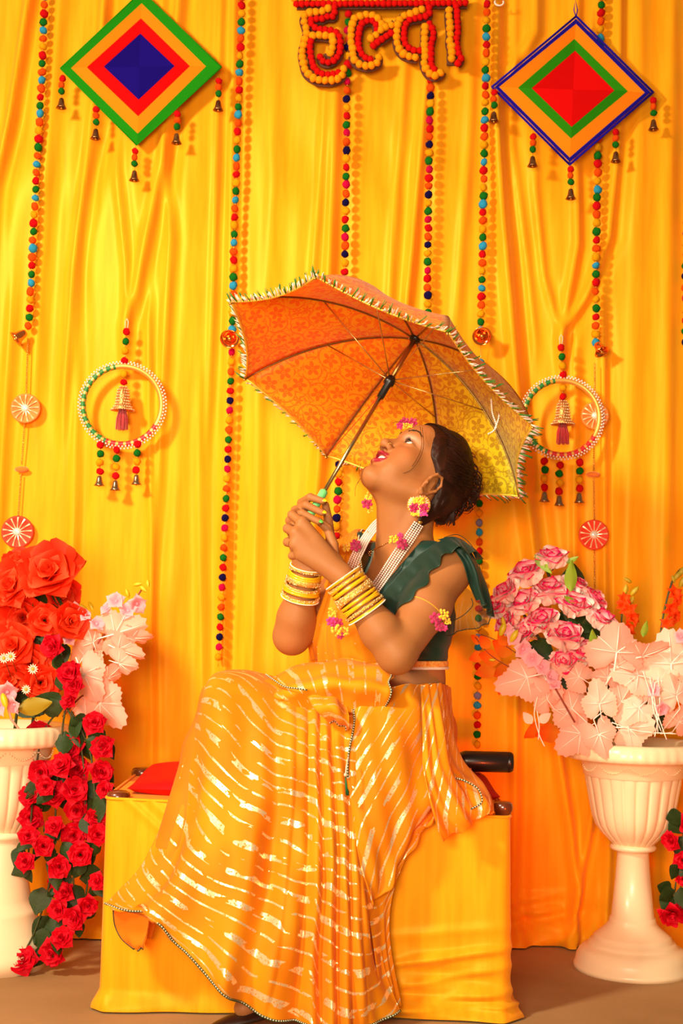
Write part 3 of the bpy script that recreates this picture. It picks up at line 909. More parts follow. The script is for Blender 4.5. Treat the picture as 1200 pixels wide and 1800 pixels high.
def leaf_mesh(m, w=.36, fold=.25, droop=.3, nu=4, nv=6, name='leaf', serr=0.0):
    def fn(u, v):
        ww = w*math.sin(math.pi*min(1, v**.75*.96+.02))+.005
        ww *= 1+serr*math.sin(v*40)
        return (u*ww, -droop*v*v-fold*abs(u)*ww*-1+ .03*math.sin(9*v)*abs(u), v)
    return sheet(name, fn, nu, nv, m)
LEAF = leaf_mesh(green_d); LEAF2 = leaf_mesh(green_d, .44, .12, .15)
LEAFG = leaf_mesh(green_b, .2, .3, .2)

def make_leaf(parent, me, px, py, y, lpx, ang, tilt=0.0, name='leaf', roll=0.0, label=None):
    """leaf base at the pixel; ang: picture direction of the tip in degrees (0 right, 90 up); tilt toward the lens"""
    a = math.radians(ang); L = PX(lpx, y); c = P(px, py, y)
    zd = Vector((math.cos(a)*math.cos(tilt), -math.sin(tilt), math.sin(a)*math.cos(tilt)))
    yd = Vector((0, 1, 0)); xd = yd.cross(zd).normalized(); yd = zd.cross(xd)
    M = Matrix((xd, yd, zd)).transposed().to_4x4()
    M = Matrix.Translation(c) @ M @ Matrix.Rotation(roll, 4, 'Z') @ Matrix.Diagonal((L, L, L, 1))
    return link(name, me, parent, M)

# ---- rose cascade from the left urn
rnd = random.Random(5)
vine = thing('rose_vine', 'cascade of crimson roses with dark leaves trailing from the left urn to the floor', 'flowers', P(110, 1262, .27))
VR = [(67,1292,24),(126,1312,22),(166,1270,20),(180,1314,20),(107,1345,22),(139,1352,20),(72,1357,21),(47,1340,16),(178,1357,21),(97,1395,22),(131,1388,22),(54,1398,20),(80,1382,17),(134,1424,21),(55,1438,21),(95,1452,17),(130,1468,22),(50,1469,17),(76,1487,18),(168,1437,17),(172,1467,18),(141,1502,21),(104,1523,19),(45,1514,17),(98,1552,15),(112,1569,17),(155,1592,17),(102,1600,17),(130,1614,20),(108,1648,19),(92,1676,22),(38,1686,24),(170,1550,15),(183,1388,15),(122,1183,22),(92,1137,20),(130,1206,18),(120,1232,14)]
for i, (x, y, r) in enumerate(VR):
    dd = Vector((rnd.uniform(-.55, .55), -1, rnd.uniform(-.15, .7)))
    yy = .27+rnd.uniform(-.035, .035) - (.02 if y < 1250 else 0)
    make_rose('red', x, y, yy, r*1.12, dd, parent=vine, seed=i)
    if y > 1250:
        for k in range(2):
            make_leaf(vine, LEAF if k else LEAF2, x+rnd.uniform(-14, 14), y+rnd.uniform(-10, 14), yy+.03+rnd.uniform(0, .03), rnd.uniform(26, 40), rnd.uniform(-160, -20), rnd.uniform(-.3, .5), roll=rnd.uniform(-.7, .7))
for (x, y, l, a) in [(52,1310,36,190),(45,1370,38,250),(150,1375,44,-40),(165,1400,46,-70),(150,1300,40,-30),(125,1260,44,-60),(110,1240,50,160),(75,1250,40,20),(105,1090+90,40,-70),(95,1150,34,-60),(100,1215,36,-110),(85,1440,40,-60),(100,1500,44,-100),(40,1490,34,-110),(150,1480,44,-60),(140,1545,40,20),(130,1555,44,-80),(120,1530,50,-120),(75,1560,46,-100),(85,1610,50,-120),(70,1630,52,-70),(60,1640,40,-30),(148,1535,36,10),(115,1285,46,-90),(135,1270,44,-80),(90,1380,40,-120),(150,1430,44,-60),(110,1480,40,-60)]:
    make_leaf(vine, rnd.choice([LEAF, LEAF2]), x, y, .29+rnd.uniform(-.02, .03), l, a, rnd.uniform(-.2, .4), roll=rnd.uniform(-.5, .5))
for line in ([(100,1120),(118,1200),(110,1280),(100,1380),(95,1480),(85,1560),(60,1640),(38,1680)], [(110,1230),(140,1300),(150,1420),(130,1520),(128,1600),(100,1670)], [(112,1240),(75,1290),(60,1380),(50,1500)], [(125,1250),(160,1330),(165,1450),(150,1580)]):
    mb = MB(); mb.tube(catmull([P(x, y, .295) for x, y in line], 6), .0024, 6); mb.build('stem', stem_m, vine)

# ---- large orange-red roses in the left urn
OR = [(86,1006,56,(-.1,-1,.5),'largest orange-red rose, topmost in the left urn'),
 (18,1030,46,(-.3,-1,.4),'orange-red rose cut by the left frame edge, second from the top'),
 (-8,1075,36,(-.3,-1,.1),'orange-red rose hidden behind others at the left frame edge'),
 (78,1090,30,(.2,-1,.1),'smaller orange-red rose under the largest one'),
 (124,1092,34,(.6,-1,.1),'orange-red rose furthest right in the left urn, beside pink petals'),
 (84,1122,30,(.1,-1,.0),'orange-red rose behind the magenta bud in the left urn'),
 (22,1134,40,(-.1,-1,.3),'orange-red rose above the white daisies at the left edge'),
 (54,1166,36,(.1,-1,.2),'orange-red rose with white daisies at both sides'),
 (14,1194,32,(-.2,-1,.2),'orange-red rose low at the left frame edge over the pink orchid'),
 (72,1200,32,(.3,-1,.0),'orange-red rose lowest of the left urn, beside the red cascade'),
 (30,985,30,(-.2,-.6,.9),'orange-red rose peeking over the top of the left arrangement'),
 (108,1045,34,(.6,-.8,.3),'orange-red rose tucked at the right shoulder of the largest rose'),
 (40,1085,38,(0,-1,.1),'orange-red rose deep in the middle of the left urn arrangement')]
for i, (x, y, r, d, lb) in enumerate(OR):
    make_rose('orange', x, y, .30 + (.05 if i in (2, 5, 10, 11, 12) else 0) + .01*(i % 3), r*1.02, d, lb, 'orange-red roses in the left urn', seed=i)
lg = thing('foliage', 'dark green leaves filling the gaps between the orange-red roses', 'foliage', P(60, 1262, .36))
for (x, y, l, a) in [(60,1050,56,-10),(75,1065,44,-40),(50,1100,60,-60),(45,1110,60,-90),(55,1150,50,-50),(20,1100,50,-30),(60,1200,60,-80),(30,1225,60,-30),(95,1060,40,-60),(100,1130,46,-70),(40,1200,50,-100)]:
    make_leaf(lg, LEAF2, x, y, .335+rnd.uniform(-.01, .03), l, a, .1, roll=rnd.uniform(-.5, .5))
olive = mat('olive_leaf', '#a09018', .5, trans=.3)
make_leaf(lg, leaf_mesh(olive, .24, .3, .1), 30, 1248, .25, 66, 14, .1)
mb = MB(); mb.tube([P(50, 1330, .36), P(60, 1250, .36), P(55, 1150, .36), P(60, 1040, .35)], .004, 6); mb.build('stem', stem_m, lg)
mb = MB(); mb.tube([P(20, 1330, .36), P(30, 1250, .36), P(15, 1150, .36), P(30, 1000, .36)], .004, 6); mb.build('stem', stem_m, lg)

# white daisies and small swirl
def daisy(x, y, r, label):
    c = P(x, y, .235); R = PX(r, .24)
    t = thing('daisy', label, 'flower', c, 'tiny daisies in the left urn')
    w = mat('daisy_white', '#f4ecc8', .6)
    for k in range(12):
        a = k*math.pi/6; u = Vector((math.cos(a), -.15, math.sin(a))); s = Vector((-math.sin(a), 0, math.cos(a)))
        mb = MB(); mb.add([c+u*R*.2, c+u*R*.6+s*R*.12, c+u*R, c+u*R*.6-s*R*.12, c+u*R*.6+Vector((0,-R*.06,0))], [(0,1,4),(1,2,4),(2,3,4),(3,0,4)]); mb.build('petal', w, t)
    mb = MB(); mb.ball(c+Vector((0, -R*.1, 0)), (R*.24, R*.16, R*.24), 10, 6); mb.build('centre', mat('daisy_yellow', '#e0b020', .7), t)
    mb = MB(); mb.tube([c, c+Vector((0, .05, -.03)), c+Vector((.005, .1, -.08))], .0008, 5); mb.build('stem', stem_m, t)
daisy(7, 1157, 10, 'white daisy furthest left, against the orange-red roses')
daisy(19, 1154, 10, 'white daisy just right of another at the left edge')
daisy(58, 1176, 10, 'lone white daisy right of the pair, near the red cascade')
daisy(46, 1212, 9, 'small pale daisy above the olive leaf in the left urn')

# ---- soft pink leafy sprays
def tag_v(me): return me
pinkleaf = petal_mat('pale_pink_leaf', '#fad4c2', '#f7bca8', .2, 1.0, .6, trans=.35, streak=.3)
whiteleaf = petal_mat('cream_pink_leaf', '#fdeadb', '#fadcc6', .2, 1.0, .55, trans=.3, streak=.3)
def lobed_leaf(m, seed, tipped=.13):
    """vine-like leaf with toothed edge, raised veins and a folded blade; base at origin, tip +Z"""
    rnd = random.Random(seed); N = 56; vs = [(0, 0, 0)]; at = [0]
    prof = []
    for k in range(N):
        a = 2*math.pi*k/N  # 0 = tip
        r = .52+.06*math.cos(3*a)+tipped*max(0, math.cos(a))**6 + .05*math.cos(5*a+.4)
        r *= 1-.55*math.exp(-((a-math.pi)/.32)**2)
        r *= (1+.04*(1 if k % 2 else -1))*.92
        prof.append((a, r))
    rings = [.35, .7, 1.0]
    for f in rings:
        for a, r in prof:
            x = math.sin(a)*r*f; z = .42+math.cos(a)*r*f - .42*(0)
            vein = math.cos(a*5)
            y = -.22*abs(x)*-.9 + .10*(x*x+(z-.42)**2)*1.2 - .016*vein*f + .03*math.sin(2.2*a+seed)*f
            vs.append((x, y, z)); at.append(f)
    vs[0] = (0, 0, .42)
    fs = [(0, 1+k, 1+(k+1) % N) for k in range(N)]
    for i in range(2):
        for k in range(N):
            a = 1+i*N; b = a+N
            fs.append((a+k, b+k, b+(k+1) % N, a+(k+1) % N))
    me = bpy.data.meshes.new('leaf'); me.from_pydata(vs, [], fs); me.materials.append(m); me.shade_smooth()
    q = me.attributes.new('v', 'FLOAT', 'POINT'); q.data.foreach_set('value', at)
    return me
PL = [lobed_leaf(pinkleaf, k) for k in range(3)]; WL = [lobed_leaf(whiteleaf, 5+k) for k in range(3)]
vein_m = mat('pale_vein', '#fff6ea', .5)
def vleaf(parent, meshes, px, py, y, rpx, ang, tilt=.2, roll=0.0, i=0, stem_to=None, k=1.0):
    a = math.radians(ang); L = PX(rpx*2.0, y)
    base = P(px-math.cos(a)*rpx*.85, py+math.sin(a)*rpx*.85, y)
    zd = Vector((math.cos(a)*math.cos(tilt), -math.sin(tilt), math.sin(a)*math.cos(tilt))).normalized()
    xd = Vector((0, 1, 0)).cross(zd).normalized(); yd = zd.cross(xd)
    M = Matrix.Translation(base) @ Matrix((xd, yd, zd)).transposed().to_4x4() @ Matrix.Rotation(roll, 4, 'Z') @ Matrix.Diagonal((L*k, L, L, 1))
    o = link('leaf', meshes[i % 3], parent, M)
    mb = MB()
    for an, ln in ((0, .62), (.75, .46), (-.75, .46), (1.5, .40), (-1.5, .40)):
        rows = []
        for f in (0, .5, 1):
            x = math.sin(an)*ln*f; z = .42+math.cos(an)*ln*f
            if f == 0: z = .42
            rows.append(Vector((x, -.030+.22*.9*abs(x)*1.0+.10*(x*x+(z-.42)**2)*1.2, z)))
        mb.tube(rows, [.014, .009, .003], 5)
    mb.tube([Vector((0, -.03, .42)), Vector((0, -.02, .2)), Vector((0, 0, 0))]+([M.inverted() @ P(*stem_to)] if stem_to else []), .016, 5)
    me = mb.mesh('veins', vein_m)
    v = bpy.data.objects.new('veins', me); COL.objects.link(v); v.parent = o
    return o
sp = thing('leaf_spray', 'blurred pale pink leaf spray leaning right out of the left urn', 'foliage', P(105, 1262, .33))
for i, (x, y, r, a, tl, rl) in enumerate([(205,1112,42,18,.2,.3),(212,1140,36,-20,.3,.8),(235,1120,30,0,.4,1.0),(150,1150,34,60,.2,-.3),(150,1185,40,-60,.2,.2),(178,1235,42,-45,.1,.2),(190,1190,30,40,.3,.9),(150,1225,34,-80,.2,-.4),(215,1165,28,-10,.5,.6),(163,1128,24,110,.3,.6)]):
    vleaf(sp, PL, x, y, .33+.012*(i % 4), r, a, tl, rl, i)
for line in ([(100,1260),(130,1200),(165,1140),(200,1095),(232,1060),(250,1035)], [(100,1260),(140,1200),(160,1160)], [(110,1260),(150,1220),(180,1240)]):
    mb = MB(); mb.tube(catmull([P(x, y, .345) for x, y in line], 5), .0022, 6); mb.build('stem', mat('brown_stem', '#8a3a28', .6), sp)
orchid_m = petal_mat('orchid_pink', '#f6b4c4', '#fbd0d4', .2, .9, trans=.35)
ORC = [petal_mesh(orchid_m, .25, .3, .55, seed=40+k) for k in range(2)]
ybud = mat('yellow_bud', '#f0c010', .45, noise=(40, '#90a818', .2))
def orchid(parent, x, y, yy, r, seed=0, n=5, bud=False):
    rn = random.Random(seed+int(x)); c = P(x, y, yy)
    d = Vector((rn.uniform(-.6, .6), -1, rn.uniform(-.4, .6)))
    M0 = frame_z(d, (0, 0, 1), c, PX(r, yy))
    mb = MB(); mb.ball((0, 0, .12), (.18, .18, .2), 8, 6)
    h = link('blossom', mb.mesh('blossom', ybud if bud else orchid_m), parent, M0)
    for k in range(n):
        a = 2*math.pi*k/n+rn.uniform(-.2, .2); s = rn.uniform(.8, 1.05)
        o = bpy.data.objects.new('petal', ORC[k % 2]); COL.objects.link(o); o.parent = h
        o.matrix_local = Matrix.Rotation(a, 4, 'Z') @ Matrix.Rotation(-math.radians(rn.uniform(50, 75)), 4, 'X') @ Matrix.Diagonal((s, s, s, 1))
for (x, y, r) in [(205,1058,20),(240,1060,22),(226,1075,20),(170,1098,18),(150,1082,14),(133,1068,12),(122,1122,16),(190,1070,16)]:
    orchid(sp, x, y, .325, r)
def bud(parent, x, y, yy, r, ang, m=None):
    a = math.radians(ang); L = PX(r, yy); c = P(x, y, yy)
    mb = MB(); mb.lathe([(0.0001, -1), (.3, -.7), (.42, -.1), (.34, .5), (0.0001, 1)], (0,0,0), None, 10)
    link('bud', mb.mesh('bud', m or ybud), parent, frame_z((math.cos(a), -.2, math.sin(a)), (0,1,0), c, L))
for (x, y, r, a) in [(224,1043,9,110),(242,1027,9,10),(252,1035,10,-40),(260,1026,8,-80),(145,1067,10,150),(160,1066,10,-60)]: bud(sp, x, y, .33, r, a)
orc = thing('orchid_stem', 'pink orchid with a yellow-green lip at the left frame edge above the urn', 'flower', P(8, 1262, .25))
for (x, y, r) in [(12,1215,24),(28,1238,20),(0,1240,24)]: orchid(orc, x, y, .235, r, 3)
bud(orc, 8, 1232, .21, 15, -70); mb = MB(); mb.tube([P(8, 1225, .25), P(20, 1265, .27), P(40, 1290, .27), P(52, 1312, .27)], .003, 6); mb.build('stem', mat('pink_stem', '#f0b8a0', .6), orc)

# ---- pink and white roses in the right urn
PR = [(969,982,30,(-.1,-.5,.9),'pink and white rose at the very top of the right bouquet'),
 (927,1010,32,(-.5,-.6,.8),'pink and white rose upper left, just under the topmost one'),
 (966,1040,34,(-.2,-.8,.7),'pink and white rose in the middle of the upper right bouquet'),
 (890,1040,28,(-.8,-.6,.5),'pink and white rose on the left shoulder of the right bouquet'),
 (921,1060,30,(-.5,-.8,.5),'pink and white rose left of the bouquet centre'),
 (1010,1026,24,(.5,-.4,.7),'small pink rose half hidden beside the tall green bud'),
 (1008,1064,32,(.1,-.8,.6),'wide open pink and white rose right of the bouquet centre'),
 (1044,1056,26,(.6,-.6,.5),'pink rose with a dark folded petal at the right shoulder'),
 (878,1064,26,(-.9,-.5,.3),'deep pink rose furthest left in the right bouquet'),
 (1057,1090,28,(.4,-.8,.6),'pink rose with a rolled rim, furthest right of the bouquet'),
 (953,1092,32,(-.3,-.9,.5),'pink and white rose left of the bouquet front'),
 (893,1092,26,(-.8,-.6,.1),'pink rose near the yellow orchid bud, lower left of the bouquet'),
 (992,1120,34,(.0,-.9,.6),'pointed pink and white rose at the front centre of the bouquet'),
 (1024,1150,30,(.1,-1,.3),'coral pink rose above the three small pale leaves'),
 (924,1112,26,(-.5,-.8,.1),'pink rose partly covered by orchid petals'),
 (990,1164,26,(-.1,-1,.1),'deep pink rose lowest in the bouquet over the pale leaves'),
 (1088,1166,22,(.2,-1,.2),'pink rose showing under the largest pale pink leaf'),
 (1130,1148,18,(.2,-1,.3),'small crimson rose between two large pale leaves'),
 (1190,1184,18,(.2,-1,.3),'coral rose at the right frame edge over the urn'),
 (1086,1112,20,(.3,-.8,.4),'dark pink rose peeking above the largest pale leaf')]
for i, (x, y, r, d, lb) in enumerate(PR):
    make_rose('pink', x, y, .36 + .012*(i % 3) + (.03 if i in (5, 7, 16, 17, 18) else 0), r*1.12, (d[0], -.62, d[2]+.25), lb, 'pink and white roses in the right urn', seed=i)
fr = thing('foliage', 'dark green stems and leaves between the pink roses of the right urn', 'foliage', P(1050, 1290, .44))
for (x, y, l, a) in [(1005,1040,50,90),(1010,1110,46,40),(960,1080,50,-40),(930,1130,50,-30),(1030,1110,50,60),(1040,1130,50,100),(975,1150,44,-60),(985,1190,60,-60),(1040,1215,60,-20),(1060,1225,50,-60),(1090,1280,50,160),(1080,1240,60,-30),(1150,1240,50,-80),(950,1150,40,-120),(1000,1080,50,-40),(1120,1180,40,70),(1145,1200,40,-40)]:
    make_leaf(fr, LEAF2, x, y, .42+rnd.uniform(-.02, .02), l, a, .1, roll=rnd.uniform(-.5, .5))
for (x, y, l, a) in [(1003,1040,56,92),(965,1005,30,120),(940,975,44,-50),(995,990,24,30),(1045,1145,40,100),(1010,1060,24,150),(1130,1120,30,80),(1100,1190,40,-40)]:
    make_leaf(fr, LEAFG, x, y, .35, l, a, .1)
for line in ([(1100,1300),(1060,1200),(1000,1100),(960,1000)], [(1100,1300),(1090,1200),(1040,1080)], [(1090,1300),(1000,1200),(920,1080)], [(1110,1300),(1150,1200),(1180,1160)], [(1090,1300),(1040,1220),(960,1160),(900,1100)]):
    mb = MB(); mb.tube(catmull([P(x, y, .43) for x, y in line], 5), .004, 6); mb.build('stem', stem_m, fr)

pl = thing('leaf_spray', 'pale pink vine leaf spray spilling over the rim of the right urn', 'foliage', P(1080, 1290, .36))
for i, (x, y, r, a, tl, rl, kk, st) in enumerate([
 (1082,1146,38,85,.1,.1,1.5,(1030,1260,.36)),(1178,1166,44,95,.1,-.2,1.15,(1150,1270,.36)),(1016,1190,28,150,.1,.2,1.0,(1065,1200,.33)),(1066,1190,28,-90+180,.2,.1,1.0,(1066,1250,.33)),
 (925,1192,42,195,.1,.3,1.0,(980,1230,.34)),(1118,1188,36,170,.2,.5,1.0,(1145,1230,.34)),(1128,1150,38,20,.5,.9,1.0,(1120,1260,.37)),(1003,1246,38,140,.1,.2,1.05,(1050,1290,.33)),
 (1052,1236,32,100,.2,-.2,1.0,(1080,1290,.34)),(1090,1232,32,60,.2,.2,1.0,(1090,1290,.34)),(1104,1276,34,5,.5,.2,1.4,(1150,1290,.32)),(1018,1290,38,215,.2,.2,1.1,(1060,1290,.32)),
 (1052,1290,32,-70,.1,.0,1.0,(1060,1250,.32)),(958,1228,28,130,.3,.4,1.0,(1000,1262,.33)),(1140,1222,34,80,.2,.2,1.0,(1140,1290,.34)),(1192,1268,26,60,.2,.2,1.0,(1160,1290,.33)),
 (1186,1222,30,110,.2,.2,1.0,(1160,1290,.35)),(1160,1195,24,20,.3,.3,1.0,(1150,1270,.35)),(1085,1170,24,-20,.6,.8,1.0,None),(960,1195,30,-60,.4,.4,1.0,None),(1120,1245,28,-140,.3,.3,1.0,None)]):
    vleaf(pl, PL if x < 1030 or i % 3 == 0 else WL, x, y, .315+.013*((i*5) % 4), r, a, tl, rl, i, st, kk)
for (x, y, a) in [(932,1264,130),(951,1262,40)]: make_leaf(pl, leaf_mesh(whiteleaf, .32, .1, .1), x+(3 if a > 90 else -4), y+8, .31, 26, a, .1)
for line in ([(945,1225),(940,1255),(945,1290),(956,1312)], [(1150,1200),(1148,1240),(1160,1285)], [(1140,1190),(1150,1240),(1155,1290)], [(1155,1190),(1158,1240),(1150,1295)], [(1130,1180),(1145,1230),(1170,1300)], [(942,1250),(948,1275),(944,1300)], [(1075,1270),(1120,1285),(1190,1290)]):
    mb = MB(); mb.tube(catmull([P(x+random.uniform(-2,2), y, .305) for x, y in line], 6), .0014, 5); mb.build('tendril', vein_m, pl)
ob = thing('orchid_stem', 'pink orchid spray with yellow buds drooping left of the pink roses', 'flower', P(1000, 1290, .34))
for (x, y, r) in [(900,1120,18),(918,1140,20),(935,1158,22),(950,1172,20),(965,1190,18),(890,1103,14),(975,1205,16),(1150,1215,16),(1160,1245,18),(1197,1120,16)]: orchid(ob, x, y, .315, r, 5)
for (x, y, r, a) in [(883,1106,14,70),(903,1118,14,60),(884,1092,9,100),(865,1160,6,0)]: bud(ob, x, y, .305, r, a)
mb = MB(); mb.tube(catmull([P(x, y, .32) for x, y in [(885,1095),(905,1115),(940,1150),(970,1200),(1010,1270)]], 5), .0022, 6); mb.build('stem', MATS['brown_stem'], ob)
am = petal_mat('amber_leaf', '#f8a030', '#f06018', .2, 1, trans=.6)
ab = thing('leaf_spray', 'translucent orange leaf branch reaching left behind the pink roses', 'foliage', P(960, 1200, .42))
AML = leaf_mesh(am, .34, .15, .2)
for (x, y, l, a) in [(900,1150,46,150),(880,1160,44,170),(860,1140,30,130),(905,1170,46,210),(870,1175,40,200),(845,1130,24,150),(925,1190,44,230),(850,1150,30,200),(890,1190,36,240),(955,1275,44,205),(985,1285,50,190),(890,1135,34,120)]:
    make_leaf(ab, AML, x, y, .43+rnd.uniform(-.02, .02), l, a, .2, roll=rnd.uniform(-.6, .6))
for line in ([(835,1120),(860,1150),(900,1175),(960,1200)], [(845,1115),(880,1130),(930,1165)]):
    mb = MB(); mb.tube(catmull([P(x, y, .43) for x, y in line], 5), .0012, 5); mb.build('stem', MATS['brown_stem'], ab)
# gladioli
gm = petal_mat('gladiolus_orange', '#ff5a10', '#f23c14', .2, 1, trans=.3)
GP = [petal_mesh(gm, .5, .5, .45, seed=60+k, point=.6) for k in range(2)]
gbud = mat('green_bud', '#8aa020', .5, noise=(30, '#d0a020', .2))
def gladiolus(label, stem, flowers, buds):
    c = P(*stem[0], .44); t = thing('gladiolus', label, 'flower', c, 'orange gladioli in the right urn')
    mb = MB(); mb.tube(catmull([P(x, y, .44) for x, y in stem], 6), .0024, 6); mb.build('stem', stem_m, t)
    for (x, y, r) in flowers:
        rn = random.Random(int(x*7+y)); M0 = frame_z((rn.uniform(-.5, .8), -1, rn.uniform(-.3, .5)), (0,0,1), P(x, y, .43), PX(r, .43))
        mb = MB(); mb.lathe([(0.0001, -.5), (.12, -.2), (.2, .1), (0.0001, .3)], (0,0,0), None, 8)
        h = link('bloom', mb.mesh('bloom', gm), t, M0)
        for k in range(6):
            o = bpy.data.objects.new('petal', GP[k % 2]); COL.objects.link(o); o.parent = h
            o.matrix_local = Matrix.Rotation(k*math.pi/3+rn.uniform(-.2, .2), 4, 'Z') @ Matrix.Rotation(-math.radians(rn.uniform(35, 75)), 4, 'X')
    for (x, y, r, a) in buds: bud(t, x, y, .44, r, a, gbud)
gladiolus('shorter orange gladiolus with three green buds, right of the pink roses', [(1102,1290),(1098,1160),(1092,1090),(1100,1045)], [(1096,1054,14),(1104,1070,18),(1108,1088,18),(1100,1106,18),(1092,1064,12)], [(1103,1020,9,150),(1099,1037,11,80),(1115,1039,11,50),(1110,1056,9,70)])
gladiolus('taller orange gladiolus leaning right near the right frame edge', [(1158,1290),(1160,1130),(1168,1070),(1182,1020),(1196,1000)], [(1182,1045,18),(1188,1055,14),(1176,1068,18),(1184,1083,16),(1172,1095,15),(1170,1112,12),(1178,1128,12),(1160,1126,10)], [(1190,1012,12,50),(1199,1022,12,70),(1197,1005,12,60),(1183,1018,8,110)])
# vine at the right frame edge
v2 = thing('rose_vine', 'dark leaved rose vine hanging at the right frame edge beside the urn', 'flowers', P(1195, 1420, .40))
for i, (x, y, r, d) in enumerate([(1178,1478,16,(-.6,-.8,-.2)),(1200,1512,16,(-.3,-1,.2)),(1201,1545,14,(-.3,-1,.0)),(1182,1608,24,(-.1,-.7,-.6)),(1204,1600,22,(0,-1,-.2)),(1215,1450,20,(0,-1,0))]):
    make_rose('red', x, y, .37, r*1.1, d, parent=v2, seed=80+i)
for (x, y, l, a) in [(1200,1432,34,195),(1205,1440,40,210),(1198,1470,34,-110),(1202,1500,40,-100),(1190,1520,28,-120),(1185,1565,34,205),(1188,1568,40,-40),(1180,1570,34,235),(1195,1560,40,-70),(1180,1565,30,160)]:
    make_leaf(v2, LEAF2, x, y, .37+rnd.uniform(-.01, .02), l, a, .2, roll=rnd.uniform(-.5, .5))
for line in ([(1212,1290),(1210,1360),(1202,1420),(1198,1500),(1186,1560),(1185,1600)], [(1200,1500),(1190,1535),(1186,1565)], [(1206,1480),(1196,1560),(1190,1600)]):
    mb = MB(); mb.tube(catmull([P(x, y, .38) for x, y in line], 5), .0018, 6); mb.build('stem', stem_m, v2)
# ---------------------------------------------------------------- signed distance modelling of soft bodies
class Field:
    """smooth union / subtraction of round shapes; f(points) -> distance"""
    def __init__(s): s.p = []
    def cone(s, a, b, ra, rb, k=.012, sub=False, tagn=''):
        a = np.array(a, float); b = np.array(b, float)
        s.p.append(('c', a, b, ra, rb, k, sub, (a+b)/2, np.linalg.norm(a-b)/2+max(ra, rb), tagn)); return s
    def ball(s, c, r, k=.012, sub=False, tagn=''):
        return s.cone(c, np.array(c)+1e-5, r, r, k, sub, tagn)
    def ell(s, c, axes, r, k=.012, sub=False, tagn=''):
        """axes: three unit vectors; r: three radii"""
        c = np.array(c, float); A = np.array([list(v) for v in axes], float)
        s.p.append(('e', c, A, np.array(r, float), None, k, sub, c, max(r), tagn)); return s
    def chain(s, pts, rs, k=.006, tagn=''):
        for i in range(len(pts)-1): s.cone(pts[i], pts[i+1], rs[i], rs[i+1], k, tagn=tagn)
        return s
    def near(s, c, R):
        f = Field(); f.p = [q for q in s.p if np.linalg.norm(q[7]-c) < q[8]*1.15 + q[5] + R]; return f
    def pick(s, names):
        f = Field(); f.p = [q for q in s.p if q[9] in names]; return f
    def __call__(s, X):
        d = np.full(X.shape[:-1], 9.0)
        for kind, a, b, r1, r2, k, sub, c, R, tg in s.p:
            if kind == 'c':
                ab = b-a; L2 = ab.dot(ab); t = np.clip(((X-a) @ ab)/L2, 0, 1)
                q = X-a-t[..., None]*ab
                e = np.sqrt((q*q).sum(-1)) - (r1+(r2-r1)*t)
            else:
                q = (X-a) @ b.T; k0 = np.sqrt(((q/r1)**2).sum(-1)); k1 = np.sqrt(((q/(r1*r1))**2).sum(-1))
                e = k0*(k0-1)/np.maximum(k1, 1e-6)
            if sub:
                e = -e; h = np.clip(.5-.5*(d-e)/k, 0, 1); d = d*(1-h)+e*h + k*h*(1-h)
            else:
                h = np.clip(.5+.5*(e-d)/k, 0, 1); d = e*(1-h)+d*h - k*h*(1-h)
        return d

